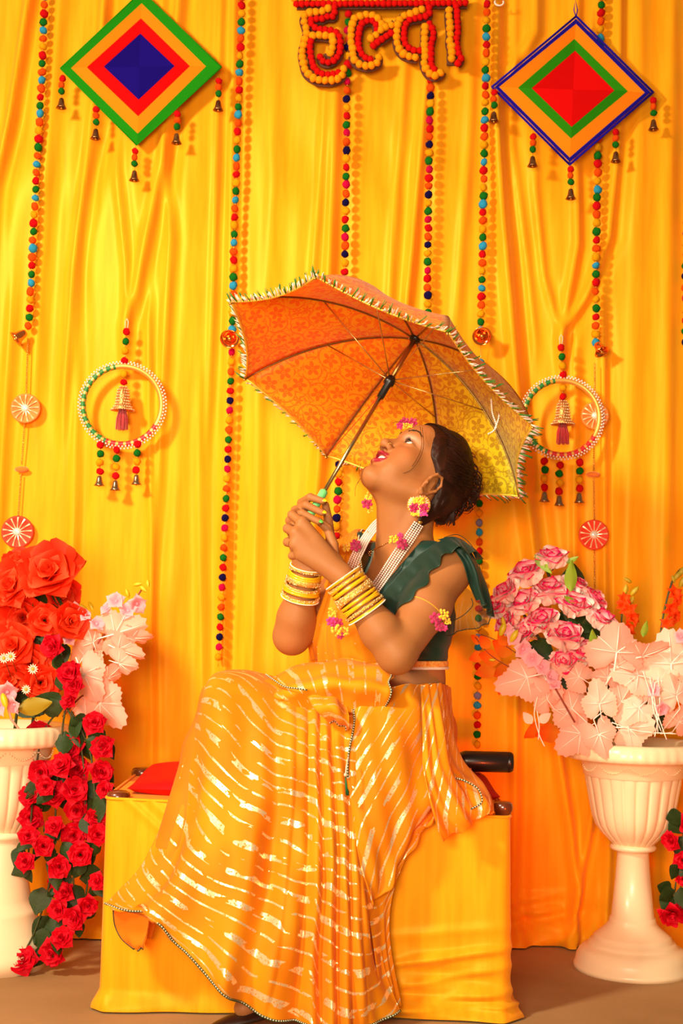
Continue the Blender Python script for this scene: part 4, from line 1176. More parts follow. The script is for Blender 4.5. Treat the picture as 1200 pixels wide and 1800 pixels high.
def surface(field, lo, hi, h, name, mats, extra=None, B=14, origin=(0,0,0)):
    """surface nets of a field on a sparse grid of blocks; extra(X, d) may alter the distance"""
    lo = np.array(lo); hi = np.array(hi); n = np.ceil((hi-lo)/(h*B)).astype(int)
    ii = np.stack(np.meshgrid(*[np.arange(m) for m in n], indexing='ij'), -1).reshape(-1, 3)
    cen = lo+(ii+.5)*h*B; half = h*B*.87
    d = field(cen)
    ii = ii[np.abs(d) < half*1.7+.012]
    keysV = []; posV = []; quads = []
    g = np.stack(np.meshgrid(*[np.arange(B+2)]*3, indexing='ij'), -1)
    N = (n+2)*B+10
    def key(c): return (c[..., 0]*N[1]+c[..., 1])*N[2]+c[..., 2]
    offs = np.array([[x, y, z] for x in (0,1) for y in (0,1) for z in (0,1)])
    edges = [(a, b) for a in range(8) for b in range(a+1, 8) if np.abs(offs[a]-offs[b]).sum() == 1]
    for bi in ii:
        c = lo+(bi+.5)*h*B; f = field.near(c, half+.01)
        if not f.p: continue
        G = bi*B+g; X = lo+G*h
        D = f(X)
        if extra is not None: D = extra(X, D)
        s = D < 0
        if s.all() or not s.any(): continue
        Dc = np.stack([D[o[0]:o[0]+B+1, o[1]:o[1]+B+1, o[2]:o[2]+B+1] for o in offs], -1)
        sc = Dc < 0; m = sc.any(-1) & ~sc.all(-1)
        m[B:] = False; m[:, B:] = False; m[:, :, B:] = False
        if m.any():
            idx = np.argwhere(m); dv = Dc[m]; acc = np.zeros((len(idx), 3)); cnt = np.zeros(len(idx))
            for a, b in edges:
                da, db = dv[:, a], dv[:, b]; x = (da < 0) != (db < 0)
                t = np.where(x, da/np.where(x, da-db, 1), 0)[:, None]
                acc += np.where(x[:, None], offs[a]+t*(offs[b]-offs[a]), 0); cnt += x
            keysV.append(key(bi*B+idx+1)); posV.append(lo+(bi*B+idx+acc/cnt[:, None])*h)
        for ax in range(3):
            o = [0, 0, 0]; o[ax] = 1
            s0 = s[:B, :B, :B]; s1 = s[o[0]:o[0]+B, o[1]:o[1]+B, o[2]:o[2]+B]
            e = np.argwhere(s0 != s1)
            if not len(e): continue
            u, v = [(1, 2), (2, 0), (0, 1)][ax]
            du = np.zeros(3, int); du[u] = 1; dv_ = np.zeros(3, int); dv_[v] = 1
            ce = bi*B+e+1
            q = np.stack([key(ce), key(ce-du), key(ce-du-dv_), key(ce-dv_)], -1)
            inside = s0[e[:, 0], e[:, 1], e[:, 2]]
            q[~inside] = q[~inside][:, ::-1]
            quads.append(q)
    K = np.concatenate(keysV); V = np.concatenate(posV); Q = np.concatenate(quads)
    order = np.argsort(K); K = K[order]; V = V[order]
    pos = np.searchsorted(K, Q); pos = np.clip(pos, 0, len(K)-1); ok = (K[pos] == Q).all(1); F = pos[ok]
    # one light smoothing pass removes the grid pattern
    for it in range(2):
        A = np.zeros_like(V); C = np.zeros(len(V))
        for a, b in ((0,1),(1,2),(2,3),(3,0)):
            np.add.at(A, F[:, a], V[F[:, b]]); np.add.at(C, F[:, a], 1)
            np.add.at(A, F[:, b], V[F[:, a]]); np.add.at(C, F[:, b], 1)
        V = V*.5+.5*A/np.maximum(C, 1)[:, None]
    me = bpy.data.meshes.new(name); W_ = V-np.array(origin)
    me.vertices.add(len(V)); me.vertices.foreach_set('co', W_.ravel())
    me.loops.add(F.size); me.loops.foreach_set('vertex_index', F.ravel().astype(np.int32))
    me.polygons.add(len(F)); me.polygons.foreach_set('loop_start', np.arange(0, F.size, 4)); me.polygons.foreach_set('loop_total', np.full(len(F), 4))
    me.update(calc_edges=True); me.shade_smooth()
    for m in (mats if isinstance(mats, list) else [mats]): me.materials.append(m)
    return me, V

A3 = lambda v: np.array(list(v), float)
# ---------------------------------------------------------------- the woman: landmarks
Ft = Vector((-.72, -.69, 0)).normalized(); Lt = Vector((.69, -.72, 0)).normalized(); Ut = Vector((0, 0, 1))
TA = (Ft, Lt, Ut)
S_L = P(789, 1000, .085); E_L = P(697, 1150, -.045); W_L = P(600, 1012, -.045)
S_R = P(640, 990, .30); E_R = P(513, 1118, .14); W_R = P(536, 1008, .085)
# head frame
Fh = Vector((-.557, -.321, .766)).normalized(); Lh = Vector((.5, -.866, 0)).normalized()
Lh = (Lh - Fh*Lh.dot(Fh)).normalized(); Uh = Fh.cross(Lh).normalized()
HS = 1.08
EYE = P(717, 777, .115)
HO = EYE - (Fh*.086 + Lh*.032 + Uh*.012)*HS
HA = (Fh, Lh, Uh)
def hp(f, l, u): return HO + (Fh*f + Lh*l + Uh*u)*HS
def hr(*r): return [x*HS for x in r]

FD = Field()
# torso
FD.ell(P(704, 1286, .25), TA, (.110, .132, .100), .03, tagn='hip')
FD.ell(P(701, 1195, .235), TA, (.092, .122, .10), .05, tagn='torso')
FD.ell(P(706, 1085, .215), TA, (.098, .135, .135), .05, tagn='torso')
FD.ell(P(712, 1010, .20), TA, (.070, .140, .075), .04, tagn='torso')
ch = P(706, 1062, .215)
FD.ball(ch+Ft*.078+Lt*.062, .056, .03, tagn='torso'); FD.ball(ch+Ft*.078-Lt*.062, .056, .03, tagn='torso')
NB = P(712, 950, .185)
FD.cone(NB+Vector((0,0,-.03)), S_L+Vector((-.01,.01,.008)), .042, .034, .035, tagn='torso'); FD.cone(NB+Vector((0,0,-.03)), S_R+Vector((.01,0,.008)), .042, .034, .035, tagn='torso')
# neck
FD.cone(hp(-.030, 0, -.045), NB+Vector((0, .004, -.03)), .056, .062, .025, tagn='neck')
FD.cone(hp(.015, 0, -.060), NB+Ft*.024, .044, .050, .02, tagn='neck')
FD.cone(hp(-.02, .060, -.03), NB+Ft*.055+Vector((0,0,-.035))+Lt*.02, .012, .010, .02, tagn='neck')
# head
FD.ell(hp(-.010, 0, .035), HA, hr(.098, .076, .086), .02, tagn='head')
FD.ell(hp(.028, 0, -.012), HA, hr(.064, .060, .088), .02, tagn='head')
FD.ball(hp(.078, 0, -.090), .017*HS, .022, tagn='head')
for s in (-1, 1):
    FD.cone(hp(-.004, .054*s, -.050), hp(.066, .014*s, -.090), .017*HS, .015*HS, .03, tagn='head')
    FD.ball(hp(.058, .036*s, -.022), .027*HS, .025, tagn='head')
    FD.ball(hp(.062, .030*s, -.055), .020*HS, .025, tagn='head')
    FD.cone(hp(.082, .012*s, .030), hp(.066, .046*s, .030), .011*HS, .010*HS, .016, tagn='head')
FD.ell(hp(.062, 0, .055), HA, hr(.030, .050, .035), .03, tagn='head')
for s in (-1, 1):
    FD.ball(hp(.100, .033*s, .013), .0150*HS, .012, sub=True, tagn='head')
    FD.ball(hp(.0745, .033*s, .011), .0150*HS, .004, tagn='head')
# nose
FD.cone(hp(.082, 0, .024), hp(.108, 0, -.016), .0070*HS, .0085*HS, .010, tagn='head')
FD.ball(hp(.1085, 0, -.019), .0098*HS, .006, tagn='head')
for s in (-1, 1):
    FD.ell(hp(.0985, .0125*s, -.0225), HA, hr(.0100, .0068, .0072), .005, tagn='head')
# muzzle and lips
FD.ell(hp(.078, 0, -.048), HA, hr(.019, .028, .022), .012, tagn='head')
LU_ = [(.0800,-.0315,-.0415),(.0940,-.0150,-.0415),(.0995,-.0040,-.0395),(.0990,0,-.0405),(.0995,.0040,-.0395),(.0940,.0150,-.0415),(.0800,.0315,-.0415)]
LL_ = [(.0800,-.0315,-.0420),(.0910,-.0170,-.0580),(.0950,0,-.0630),(.0910,.0170,-.0580),(.0800,.0315,-.0420)]
FD.chain([hp(*q) for q in LU_], [r*HS for r in (.0020,.0038,.0045,.0042,.0045,.0038,.0020)], .003, 'head')
FD.chain([hp(*q) for q in LL_], [r*HS for r in (.0020,.0046,.0056,.0046,.0020)], .003, 'head')
FD.ell(hp(.096, 0, -.0500), HA, hr(.018, .0245, .0072), .002, sub=True, tagn='head')
for s in (-1, 1):
    FD.ball(hp(.0990, .0070*s, -.0285), 0.0042*HS, .002, sub=True, tagn='head')
    # eye opening between the lids
    FD.ell(hp(.090, .0335*s, .0105), HA, hr(.014, .0125, .0042), .0015, sub=True, tagn='head')
# near and far ear
for s in (1, -1):
    ec = hp(.002, .075*s, -.026)
    en = (Lh*s*.85 - Fh*.35).normalized(); ef = (Fh - en*Fh.dot(en)).normalized(); eu = en.cross(ef)
    def ep(f, u, o=0): return ec + (ef*f + eu*u*(1 if s > 0 else -1)*(1 if (eu.dot(Uh) > 0) == (s > 0) else -1) + en*o)*HS
    if eu.dot(Uh) < 0: eu = -eu
    def ep(f, u, o=0): return ec + (ef*f + eu*u + en*o)*HS
    FD.ell(ep(-.004, 0, .002), (ef, eu, en), hr(.017, .029, .0045), .004, tagn='ear')
    rim = [ep(.010, .008, .004), ep(.006, .025, .006), ep(-.008, .031, .009), ep(-.021, .020, .011), ep(-.022, .002, .010), ep(-.014, -.018, .007), ep(-.003, -.029, .004), ep(.004, -.026, .003)]
    FD.chain(rim, [.0032*HS]*6+[.0052*HS, .005*HS], .003, 'ear')
    FD.ell(ep(-.002, -.002, .008), (ef, eu, en), hr(.0085, .012, .0055), .003, sub=True, tagn='ear')
    FD.ell(ep(-.010, .014, .009), (ef, eu, en), hr(.0060, .011, .0040), .003, sub=True, tagn='ear')
    FD.cone(ep(-.011, -.008, .006), ep(-.008, .012, .006), .0024*HS, .0020*HS, .003, tagn='ear')
    FD.ball(ep(.008, -.006, .005), .0038*HS, .003, tagn='ear')
    if s > 0: EAR_LOBE = ep(0, -.031, .006); EARC = ec
    else: EAR_LOBE_R = ep(0, -.031, .006)
# arms
FD.ball(S_L, .049, .03, tagn='arm'); FD.cone(S_L, S_L.lerp(E_L, .45), .048, .053, .03, tagn='arm'); FD.cone(S_L.lerp(E_L, .45), E_L, .053, .040, .02, tagn='arm')
FD.cone(E_L, E_L.lerp(W_L, .30), .040, .042, .02, tagn='arm'); FD.cone(E_L.lerp(W_L, .30), W_L, .042, .0245, .015, tagn='arm')
FD.ball(S_R, .046, .03, tagn='arm'); FD.cone(S_R, E_R, .046, .040, .03, tagn='arm')
FD.cone(E_R, E_R.lerp(W_R, .30), .040, .041, .02, tagn='arm'); FD.cone(E_R.lerp(W_R, .30), W_R, .041, .0245, .015, tagn='arm')
# hands: wrist, knuckles, finger joints (pixel x, pixel y, depth)
def J(*q): return [P(*p) for p in q]
HL = dict(index=J((531,919,-.042),(513,905,-.020),(524,898,.008),(545,900,.016)),
          middle=J((520,937,-.050),(505,929,-.026),(516,925,.000),(540,925,.006)),
          ring=J((519,957,-.052),(505,953,-.030),(514,948,-.006),(538,945,-.002)),
          pinky=J((528,976,-.050),(513,977,-.032),(518,970,-.010),(538,966,-.008)),
          thumb=J((588,985,-.030),(586,958,-.010),(576,930,.000),(560,916,-.002)))
HR = dict(index=J((531,906,.080),(530,884,.040),(545,874,.002),(567,881,-.008)),
          middle=J((523,918,.075),(519,897,.034),(538,888,-.004),(566,901,-.014)),
          ring=J((518,932,.070),(509,915,.028),(531,902,-.014),(560,917,-.024)),
          pinky=J((517,948,.066),(508,932,.038),(520,918,-.014),(540,928,-.030)),
          thumb=J((572,985,.055),(581,950,.040),(577,915,.030),(572,888,.026)))
for H, Wr in ((HL, W_L), (HR, W_R)):
    for nm, r0 in (('index', .0145), ('middle', .0150), ('ring', .0145), ('pinky', .0130)):
        FD.cone(Wr, H[nm][0], .0200, r0, .012, tagn='hand')
    FD.cone(Wr, H['thumb'][0], .018, .0150, .010, tagn='hand')
    FD.cone(H['thumb'][0], H['index'][0].lerp(Wr, .35), .013, .012, .012, tagn='hand')
    for nm, sc in (('index', 1), ('middle', 1.02), ('ring', .98), ('pinky', .86), ('thumb', 1.12)):
        j = H[nm]; r = [.0108*sc, .0101*sc, .0090*sc, .0076*sc]
        FD.chain(j, r, .0022, 'finger')
# legs (under the sari)
HIP1 = P(680, 1290, .20); K1 = P(405, 1232, .075); AN1 = P(290, 1545, -.045); T1 = P(266, 1592, -.06)
HIP2 = P(690, 1325, .18); K2 = P(560, 1338, .025); AN2 = P(478, 1735, -.085); T2 = P(428, 1772, -.11)
FD.cone(HIP1, K1, .085, .055, .04, tagn='leg'); FD.cone(K1, K1.lerp(AN1, .3), .052, .050, .02, tagn='leg'); FD.cone(K1.lerp(AN1, .3), AN1, .050, .032, .02, tagn='leg'); FD.cone(AN1, T1, .030, .020, .02, tagn='leg')
FD.cone(HIP2, K2, .068, .054, .04, tagn='leg'); FD.cone(K2, AN2, .050, .030, .02, tagn='leg'); FD.cone(AN2, T2, .028, .020, .02, tagn='leg')

SKIN_C = (0.41, 0.150, 0.044, 1)
skin = bpy.data.materials.new('skin'); skin.use_nodes = True
nt = skin.node_tree; b = nt.nodes['Principled BSDF']
vc = nt.nodes.new('ShaderNodeVertexColor'); vc.layer_name = 'col'
no = nt.nodes.new('ShaderNodeTexNoise'); no.inputs['Scale'].default_value = 35; no.inputs['Detail'].default_value = 3
tc = nt.nodes.new('ShaderNodeTexCoord'); nt.links.new(tc.outputs['Object'], no.inputs['Vector'])
mx = nt.nodes.new('ShaderNodeMix'); mx.data_type = 'RGBA'; mx.blend_type = 'MULTIPLY'; mx.inputs[0].default_value = .10
nt.links.new(vc.outputs['Color'], mx.inputs[6]); nt.links.new(no.outputs['Color'], mx.inputs[7]); nt.links.new(mx.outputs[2], b.inputs['Base Color'])
b.inputs['Roughness'].default_value = .55; b.inputs['Specular IOR Level'].default_value = .3; b.inputs['Subsurface Weight'].default_value = .12; b.inputs['Subsurface Radius'].default_value = (.010, .004, .0018); b.inputs['Subsurface Scale'].default_value = 1.0
n2 = nt.nodes.new('ShaderNodeTexNoise'); n2.inputs['Scale'].default_value = 900; bp = nt.nodes.new('ShaderNodeBump'); bp.inputs['Strength'].default_value = .08; bp.inputs['Distance'].default_value = .001
nt.links.new(tc.outputs['Object'], n2.inputs['Vector']); nt.links.new(n2.outputs['Fac'], bp.inputs['Height']); nt.links.new(bp.outputs['Normal'], b.inputs['Normal'])

ORG = P(700, 1410, .2)
woman = thing('person', 'woman in a yellow striped sari and green blouse gazing up under the umbrella she holds', 'person', (ORG.x, ORG.y, SEAT_Z+.05))
WO = woman['_o']
me, V = surface(FD, (-.62, -.22, .03), (.40, .50, 1.45), .0021, 'body', skin, origin=WO)
# skin, lips, lids coloured per vertex in the frame of the head
q = (V-A3(HO)) @ np.array([list(Fh), list(Lh), list(Uh)]).T / HS
col = np.tile(np.array(SKIN_C), (len(V), 1))
def dseg(X, pts):
    d = np.full(len(X), 9.)
    for a, b_ in zip(pts[:-1], pts[1:]):
        a = np.array(a); ab = np.array(b_)-a; t = np.clip(((X-a) @ ab)/(ab @ ab), 0, 1); d = np.minimum(d, np.linalg.norm(X-a-t[:, None]*ab, axis=1))
    return d
def blend(mask, c):
    global col
    col = col*(1-mask[:, None])+np.array(c)*mask[:, None]
lip = np.minimum(dseg(q, LU_)-.0052, dseg(q, LL_)-.0062)
blend(np.clip(-lip/.0012+.3, 0, 1), (.33, .010, .028, 1))
mo = np.abs((q-np.array([.084, 0, -.050]))/np.array([.012, .024, .0065])); blend(((mo**2).sum(1) < 1).astype(float), (.10, .01, .01, 1))
ck = np.exp(-(np.linalg.norm(q-np.array([.075, .045, -.02]), axis=1)/.022)**2); blend(ck*.25, (.62, .17, .06, 1))
for s in (-1, 1):
    m = np.clip(1.5-np.linalg.norm(q-np.array([.0985, .0070*s, -.0280]), axis=1)/.0030, 0, 1); blend(m*.8, (.06, .015, .01, 1))  # shade inside the nostrils put into the vertex colour
    e = q-np.array([.086, .033*s, .0235]); m = np.exp(-((e[:, 1]/.016)**2+((e[:, 2])/.007)**2))*(q[:, 0] > .05); blend(m*.6, (.75, .55, .42, 1))
    e = q-np.array([.088, .0335*s, .0155]); m = np.clip(1.6*np.exp(-((e[:, 1]/.014)**2+((e[:, 2]+.25*np.abs(e[:, 1]))/.0022)**2)), 0, 1)*(q[:, 0] > .05); blend(m*.8, (.05, .02, .015, 1))
a = me.color_attributes.new('col', 'FLOAT_COLOR', 'POINT'); a.data.foreach_set('color', col.ravel().astype(np.float32))
body = link('body', me, woman)

def cast(field, px, py, off=.006, y0=-.3, y1=.6):
    """first point of the field on the lens ray through a pixel, lifted by off"""
    a = P(px, py, y0); b_ = P(px, py, y1); n = 260
    ts = np.linspace(0, 1, n); X = A3(a)+(A3(b_)-A3(a))*ts[:, None]; d = field(X)
    i = np.argmax(d < off)
    if d[i] >= off: i = int(np.argmin(d))
    return Vector(X[i])
TORSO = FD.pick(['torso', 'neck', 'head', 'hip'])
HEAD = FD.pick(['head', 'ear', 'neck'])

# eyes
eyew = mat('eye_white', '#f4ece4', .15, coat=1.0); iris = mat('iris_brown', '#1c0a04', .1, coat=1.0)
for s in (1, -1):
    c = hp(.0745, .033*s, .011)
    g = (Fh*.9 + Uh*.42 - Lh*.12).normalized()
    mb = MB(); mb.ball(c, .0134*HS, 24, 16)
    e = mb.build('eye', eyew, woman)
    mb = MB(); mb.lathe([(.0066*HS, .0118*HS), (.0060*HS, .0124*HS), (.003*HS, .0134*HS), (0.0001, .0137*HS)], c, g, 20); mb.build('iris', iris, e)
    # lashes and brow
    dk = mat('brow_hair', '#170a06', .6)
    mb = MB(); arc = []
    for k in range(11):
        u = (k/10-.5)*2; l = .0335*s+.0130*u*s; z = .0105+.0044*(1-u*u)
        p = hp(.0745, .033*s, .011); v = (hp(.092, l, z)-p); arc.append(p+v.normalized()*.0157*HS)
    mb.tube(arc, [.0004]+[.0009]*9+[.0003], 6)
    for k in range(1, 11):
        for j in (0, .5):
            i0 = arc[k].lerp(arc[k-1], j); o = (i0-hp(.0745, .033*s, .011)).normalized()
            mb.tube([i0, i0+o*.003+Uh*.0015, i0+o*.0055+Uh*.005], [.0004, .0003, .0001], 4)
    arc2 = []
    for k in range(11):
        u = (k/10-.5)*2; l = .0335*s+.0128*u*s; z = .0105-.0040*(1-u*u)
        p = hp(.0745, .033*s, .011); arc2.append(p+(hp(.092, l, z)-p).normalized()*.0156*HS)
    mb.tube(arc2, [.0003]+[.0006]*9+[.0003], 5)
    mb.build('lashes', dk, woman)
    mb = MB(); rnd = random.Random(4)
    for k in range(46):
        u = k/45; l = (.013+.036*u)*s; z = .036+.009*math.sin(math.pi*min(1, u*1.05)*.75+.2)-.010*max(0, u-.65)
        X = np.array([list(hp(.13-.0008*j, l, z+rnd.uniform(-.0022, .0022)*(1-u*.7))) for j in range(90)]); d = HEAD(X)
        i = int(np.argmax(d < .0006)); p = Vector(X[i])
        t = (Lh*s*(.8+.2*u)+Uh*(.45-.9*u)).normalized()
        mb.tube([p, p+t*.0035+Fh*.0003, p+t*.0065-Fh*.0004], [.0004, .00055, .0002], 4)
    o = mb.build('eyebrow', dk, woman); o['kind'] = 'stuff'
# teeth
tm = mat('tooth', '#fbf2e4', .2, coat=.5)
for k in range(-4, 5):
    l = k*.0049; f = .0905-.9*l*l/.03*.9 - .0
    mb = MB(); c = hp(f, l, -.0465); w = .0024 if abs(k) > 0 else .0024
    mb.ball(c, (.0030*HS, .0028*HS, .0062*HS), 10, 8, R=Matrix((Fh, Lh, Uh)).transposed())
    mb.build('tooth', tm, woman)
# nails
ny = mat('nail_yellow', '#f6c012', .15, coat=1); ngr = mat('nail_green', '#58b848', .15, coat=1)
def nail(j, m, nm, off=(0, -1, .25)):
    d = (j[3]-j[2]).normalized(); n = Vector(off); n = (n-d*n.dot(d)).normalized(); x = d.cross(n)
    mb = MB(); mb.ball(j[3]+d*.0035+n*.0050, (.0046, .0078, .0019), 10, 8, R=Matrix((x, d, n)).transposed())
    mb.build('nail', m, woman)
nail(HR['index'], ny, '', (.2, -.9, .5)); nail(HR['middle'], ny, '', (.4, -.9, .4)); nail(HR['ring'], ngr, '', (.2, -.9, .5)); nail(HR['pinky'], ngr, ''); nail(HR['thumb'], ngr, '', (-.6, .5, .2))
nail(HL['index'], ny, '', (-.3, .3, 1)); nail(HL['middle'], ngr, '', (-.2, 1, .3)); nail(HL['ring'], ny, '', (-.2, 1, .3)); nail(HL['pinky'], ngr, '', (-.2, 1, .3)); nail(HL['thumb'], ny, '', (-.3, .6, .5))

# ---------------------------------------------------------------- hair
hairm = mat('dark_hair', '#1d0c06', .5, spec=.25, noise=(40, '#3a180a', .25))
BUN = P(798, 846, .215); NAPE = P(778, 890, .20)
HF = Field()
HF.ell(hp(-.004, 0, .038), HA, hr(.106, .082, .092), .02)
HF.ell(BUN, TA, (.038, .036, .054), .03)
HF.ell(P(792, 800, .20), TA, (.040, .045, .05), .03)
HF.cone(P(780, 850, .19), P(776, 912, .185), .030, .014, .03)
HF.cone(hp(-.05, .04, -.02), hp(-.055, .03, -.09), .035, .02, .03)
def hair_cut(X, D):
    q = (X-A3(HO)) @ np.array([list(Fh), list(Lh), list(Uh)]).T / HS
    f, l, u = q[..., 0], q[..., 1], q[..., 2]
    line = f - (.004 + .80*np.clip(u-.002, -.02, .2) - .9*np.maximum(0, u-.075)) + .10*np.abs(l)*0
    line = f - np.interp(u, [-.12, -.03, .0, .02, .05, .075, .092, .12], [-.045, -.028, -.004, .036, .066, .078, .084, .084]) - .004*np.sin(90*u)
    m = np.where(np.linalg.norm(X-A3(BUN), axis=-1) < .02, -1, line*.8)
    st = .0012*np.sin(900*l+6*np.sin(60*f))
    return np.maximum(D+st+.0055*np.clip(1+line/.014, 0, 1), m*HS)
me, _ = surface(HF, (HO.x-.2, HO.y-.2, HO.z-.25), (HO.x+.25, HO.y+.25, HO.z+.2), .0026, 'hair', hairm, extra=hair_cut, origin=WO)
hair = link('hair', me, woman)
mb = MB(); rnd = random.Random(9); EC = hp(-.004, 0, .038)
def esurf(f, l, u, k=1.0):
    v = Vector((f/.106, l/.082, u/.092)); v.normalize(); v *= k
    return EC + (Fh*v.x*.106+Lh*v.y*.082+Uh*v.z*.092)*HS
bl = BUN-EC; bL = Vector((bl.dot(Fh), bl.dot(Lh), bl.dot(Uh)))
for k in range(520):
    l0 = rnd.uniform(-.078, .078); uu = .052*math.sqrt(max(0, 1-(l0/.08)**2))
    top = rnd.random() < .6
    if top: a = Vector((.074*math.sqrt(max(.05, 1-(l0/.085)**2)), l0, .052))
    else:
        t = rnd.random(); a = Vector((-.01+.07*t, .078, -.035+.085*t))
    b_ = Vector((bL.x, bL.y+rnd.uniform(-.02, .02), bL.z+rnd.uniform(-.03, .03)))
    pts = []; kk = 1.0+rnd.uniform(0, .025); wv = rnd.uniform(-.004, .004)
    for i in range(9):
        t = i/8; v = a.lerp(b_, t); s = esurf(v.x, v.y, v.z, kk+.01*math.sin(math.pi*t))
        if i == 8: s = s.lerp(BUN, .3)
        pts.append(s+Lh*wv*math.sin(math.pi*t))
    mb.tube(pts, [.0004]+[.0009]*7+[.0005], 4, cap=False)
for k in range(300):
    d = Vector((rnd.gauss(0, 1), rnd.gauss(0, 1), rnd.gauss(0, 1))).normalized(); w = d.orthogonal().normalized(); a0 = rnd.uniform(0, 6)
    pts = []; R = rnd.uniform(.9, 1.12); n = rnd.randint(6, 12)
    cx = BUN if rnd.random() < .7 else P(786, 872, .2)
    for i in range(n):
        a = a0+i*.32; u = (w*math.cos(a)+d.cross(w)*math.sin(a)); pts.append(cx+Vector((u.x*.041*R, u.y*.038*R, u.z*.056*R))+d*.008)
    mb.tube(pts, [.0005]+[.0011]*(n-2)+[.0004], 4, cap=False)
# loose curls right of the bun and at the nape
for k in range(110):
    a0 = rnd.uniform(-1.2, 1.3); c0 = BUN+Vector((math.cos(a0)*.040, rnd.uniform(-.03, .02), math.sin(a0)*.058-.005)); rr = rnd.uniform(.008, .02); tw = rnd.uniform(0, 6); sg = rnd.choice([-1, 1]); pts = []
    for i in range(11):
        a = tw+sg*i*.45; pts.append(c0+Vector((math.cos(a)*rr+i*.0012, i*.001*sg, math.sin(a)*rr*1.1)))
    mb.tube(pts, [.0011]*8+[.0008, .0006, .0003], 4, cap=False)
for k in range(40):
    x = rnd.uniform(762, 800); pts = [P(x+rnd.uniform(-4, 14), 850, .19), P(x+3, 880, .175), P(x+rnd.uniform(-3, 3), 905, .17), P(x+rnd.uniform(-12, 6), 922+rnd.uniform(-12, 4), .175)]
    mb.tube(catmull(pts, 3), .0010, 4, cap=False)
for pts in ([(742,752,.10),(744,785,.075),(735,810,.065),(722,826,.065),(709,832,.07)], [(738,750,.11),(741,780,.08),(736,800,.07),(724,820,.066)], [(634,815,.2),(631,828,.2),(633,840,.2),(628,850,.2)], [(633,842,.2),(625,855,.2),(624,872,.2)], [(690,740+4,.14),(700,741,.14),(712,744,.13)]):
    mb.tube(catmull([P(*p) for p in pts], 4), .0005, 4, cap=False)
for k in range(0):
    t = rnd.random(); a = P(760+rnd.uniform(0, 8), 800+18*t, .105); 
    mb.tube(catmull([a+Vector((.03, .03, .01)), a, a+Vector((-.012-.01*t, -.006, -.010-rnd.uniform(0, .012)))], 3), [.0005, .0005, .0004, .0004, .0003, .0002, .0002], 4, cap=False)
o = mb.build('hair_strands', hairm, hair); o['kind'] = 'stuff'
# ---------------------------------------------------------------- shader helpers
class NT:
    def __init__(s, m): s.t = m.node_tree
    def n(s, kind, **kw):
        x = s.t.nodes.new(kind)
        for k, v in kw.items(): setattr(x, k, v)
        return x
    def m(s, op, a, b=None, c=None):
        x = s.t.nodes.new('ShaderNodeMath'); x.operation = op
        for i, v in enumerate((a, b, c)):
            if v is None: continue
            if isinstance(v, (int, float)): x.inputs[i].default_value = v
            else: s.t.links.new(v, x.inputs[i])
        return x.outputs[0]
    def l(s, a, b): s.t.links.new(a, b)

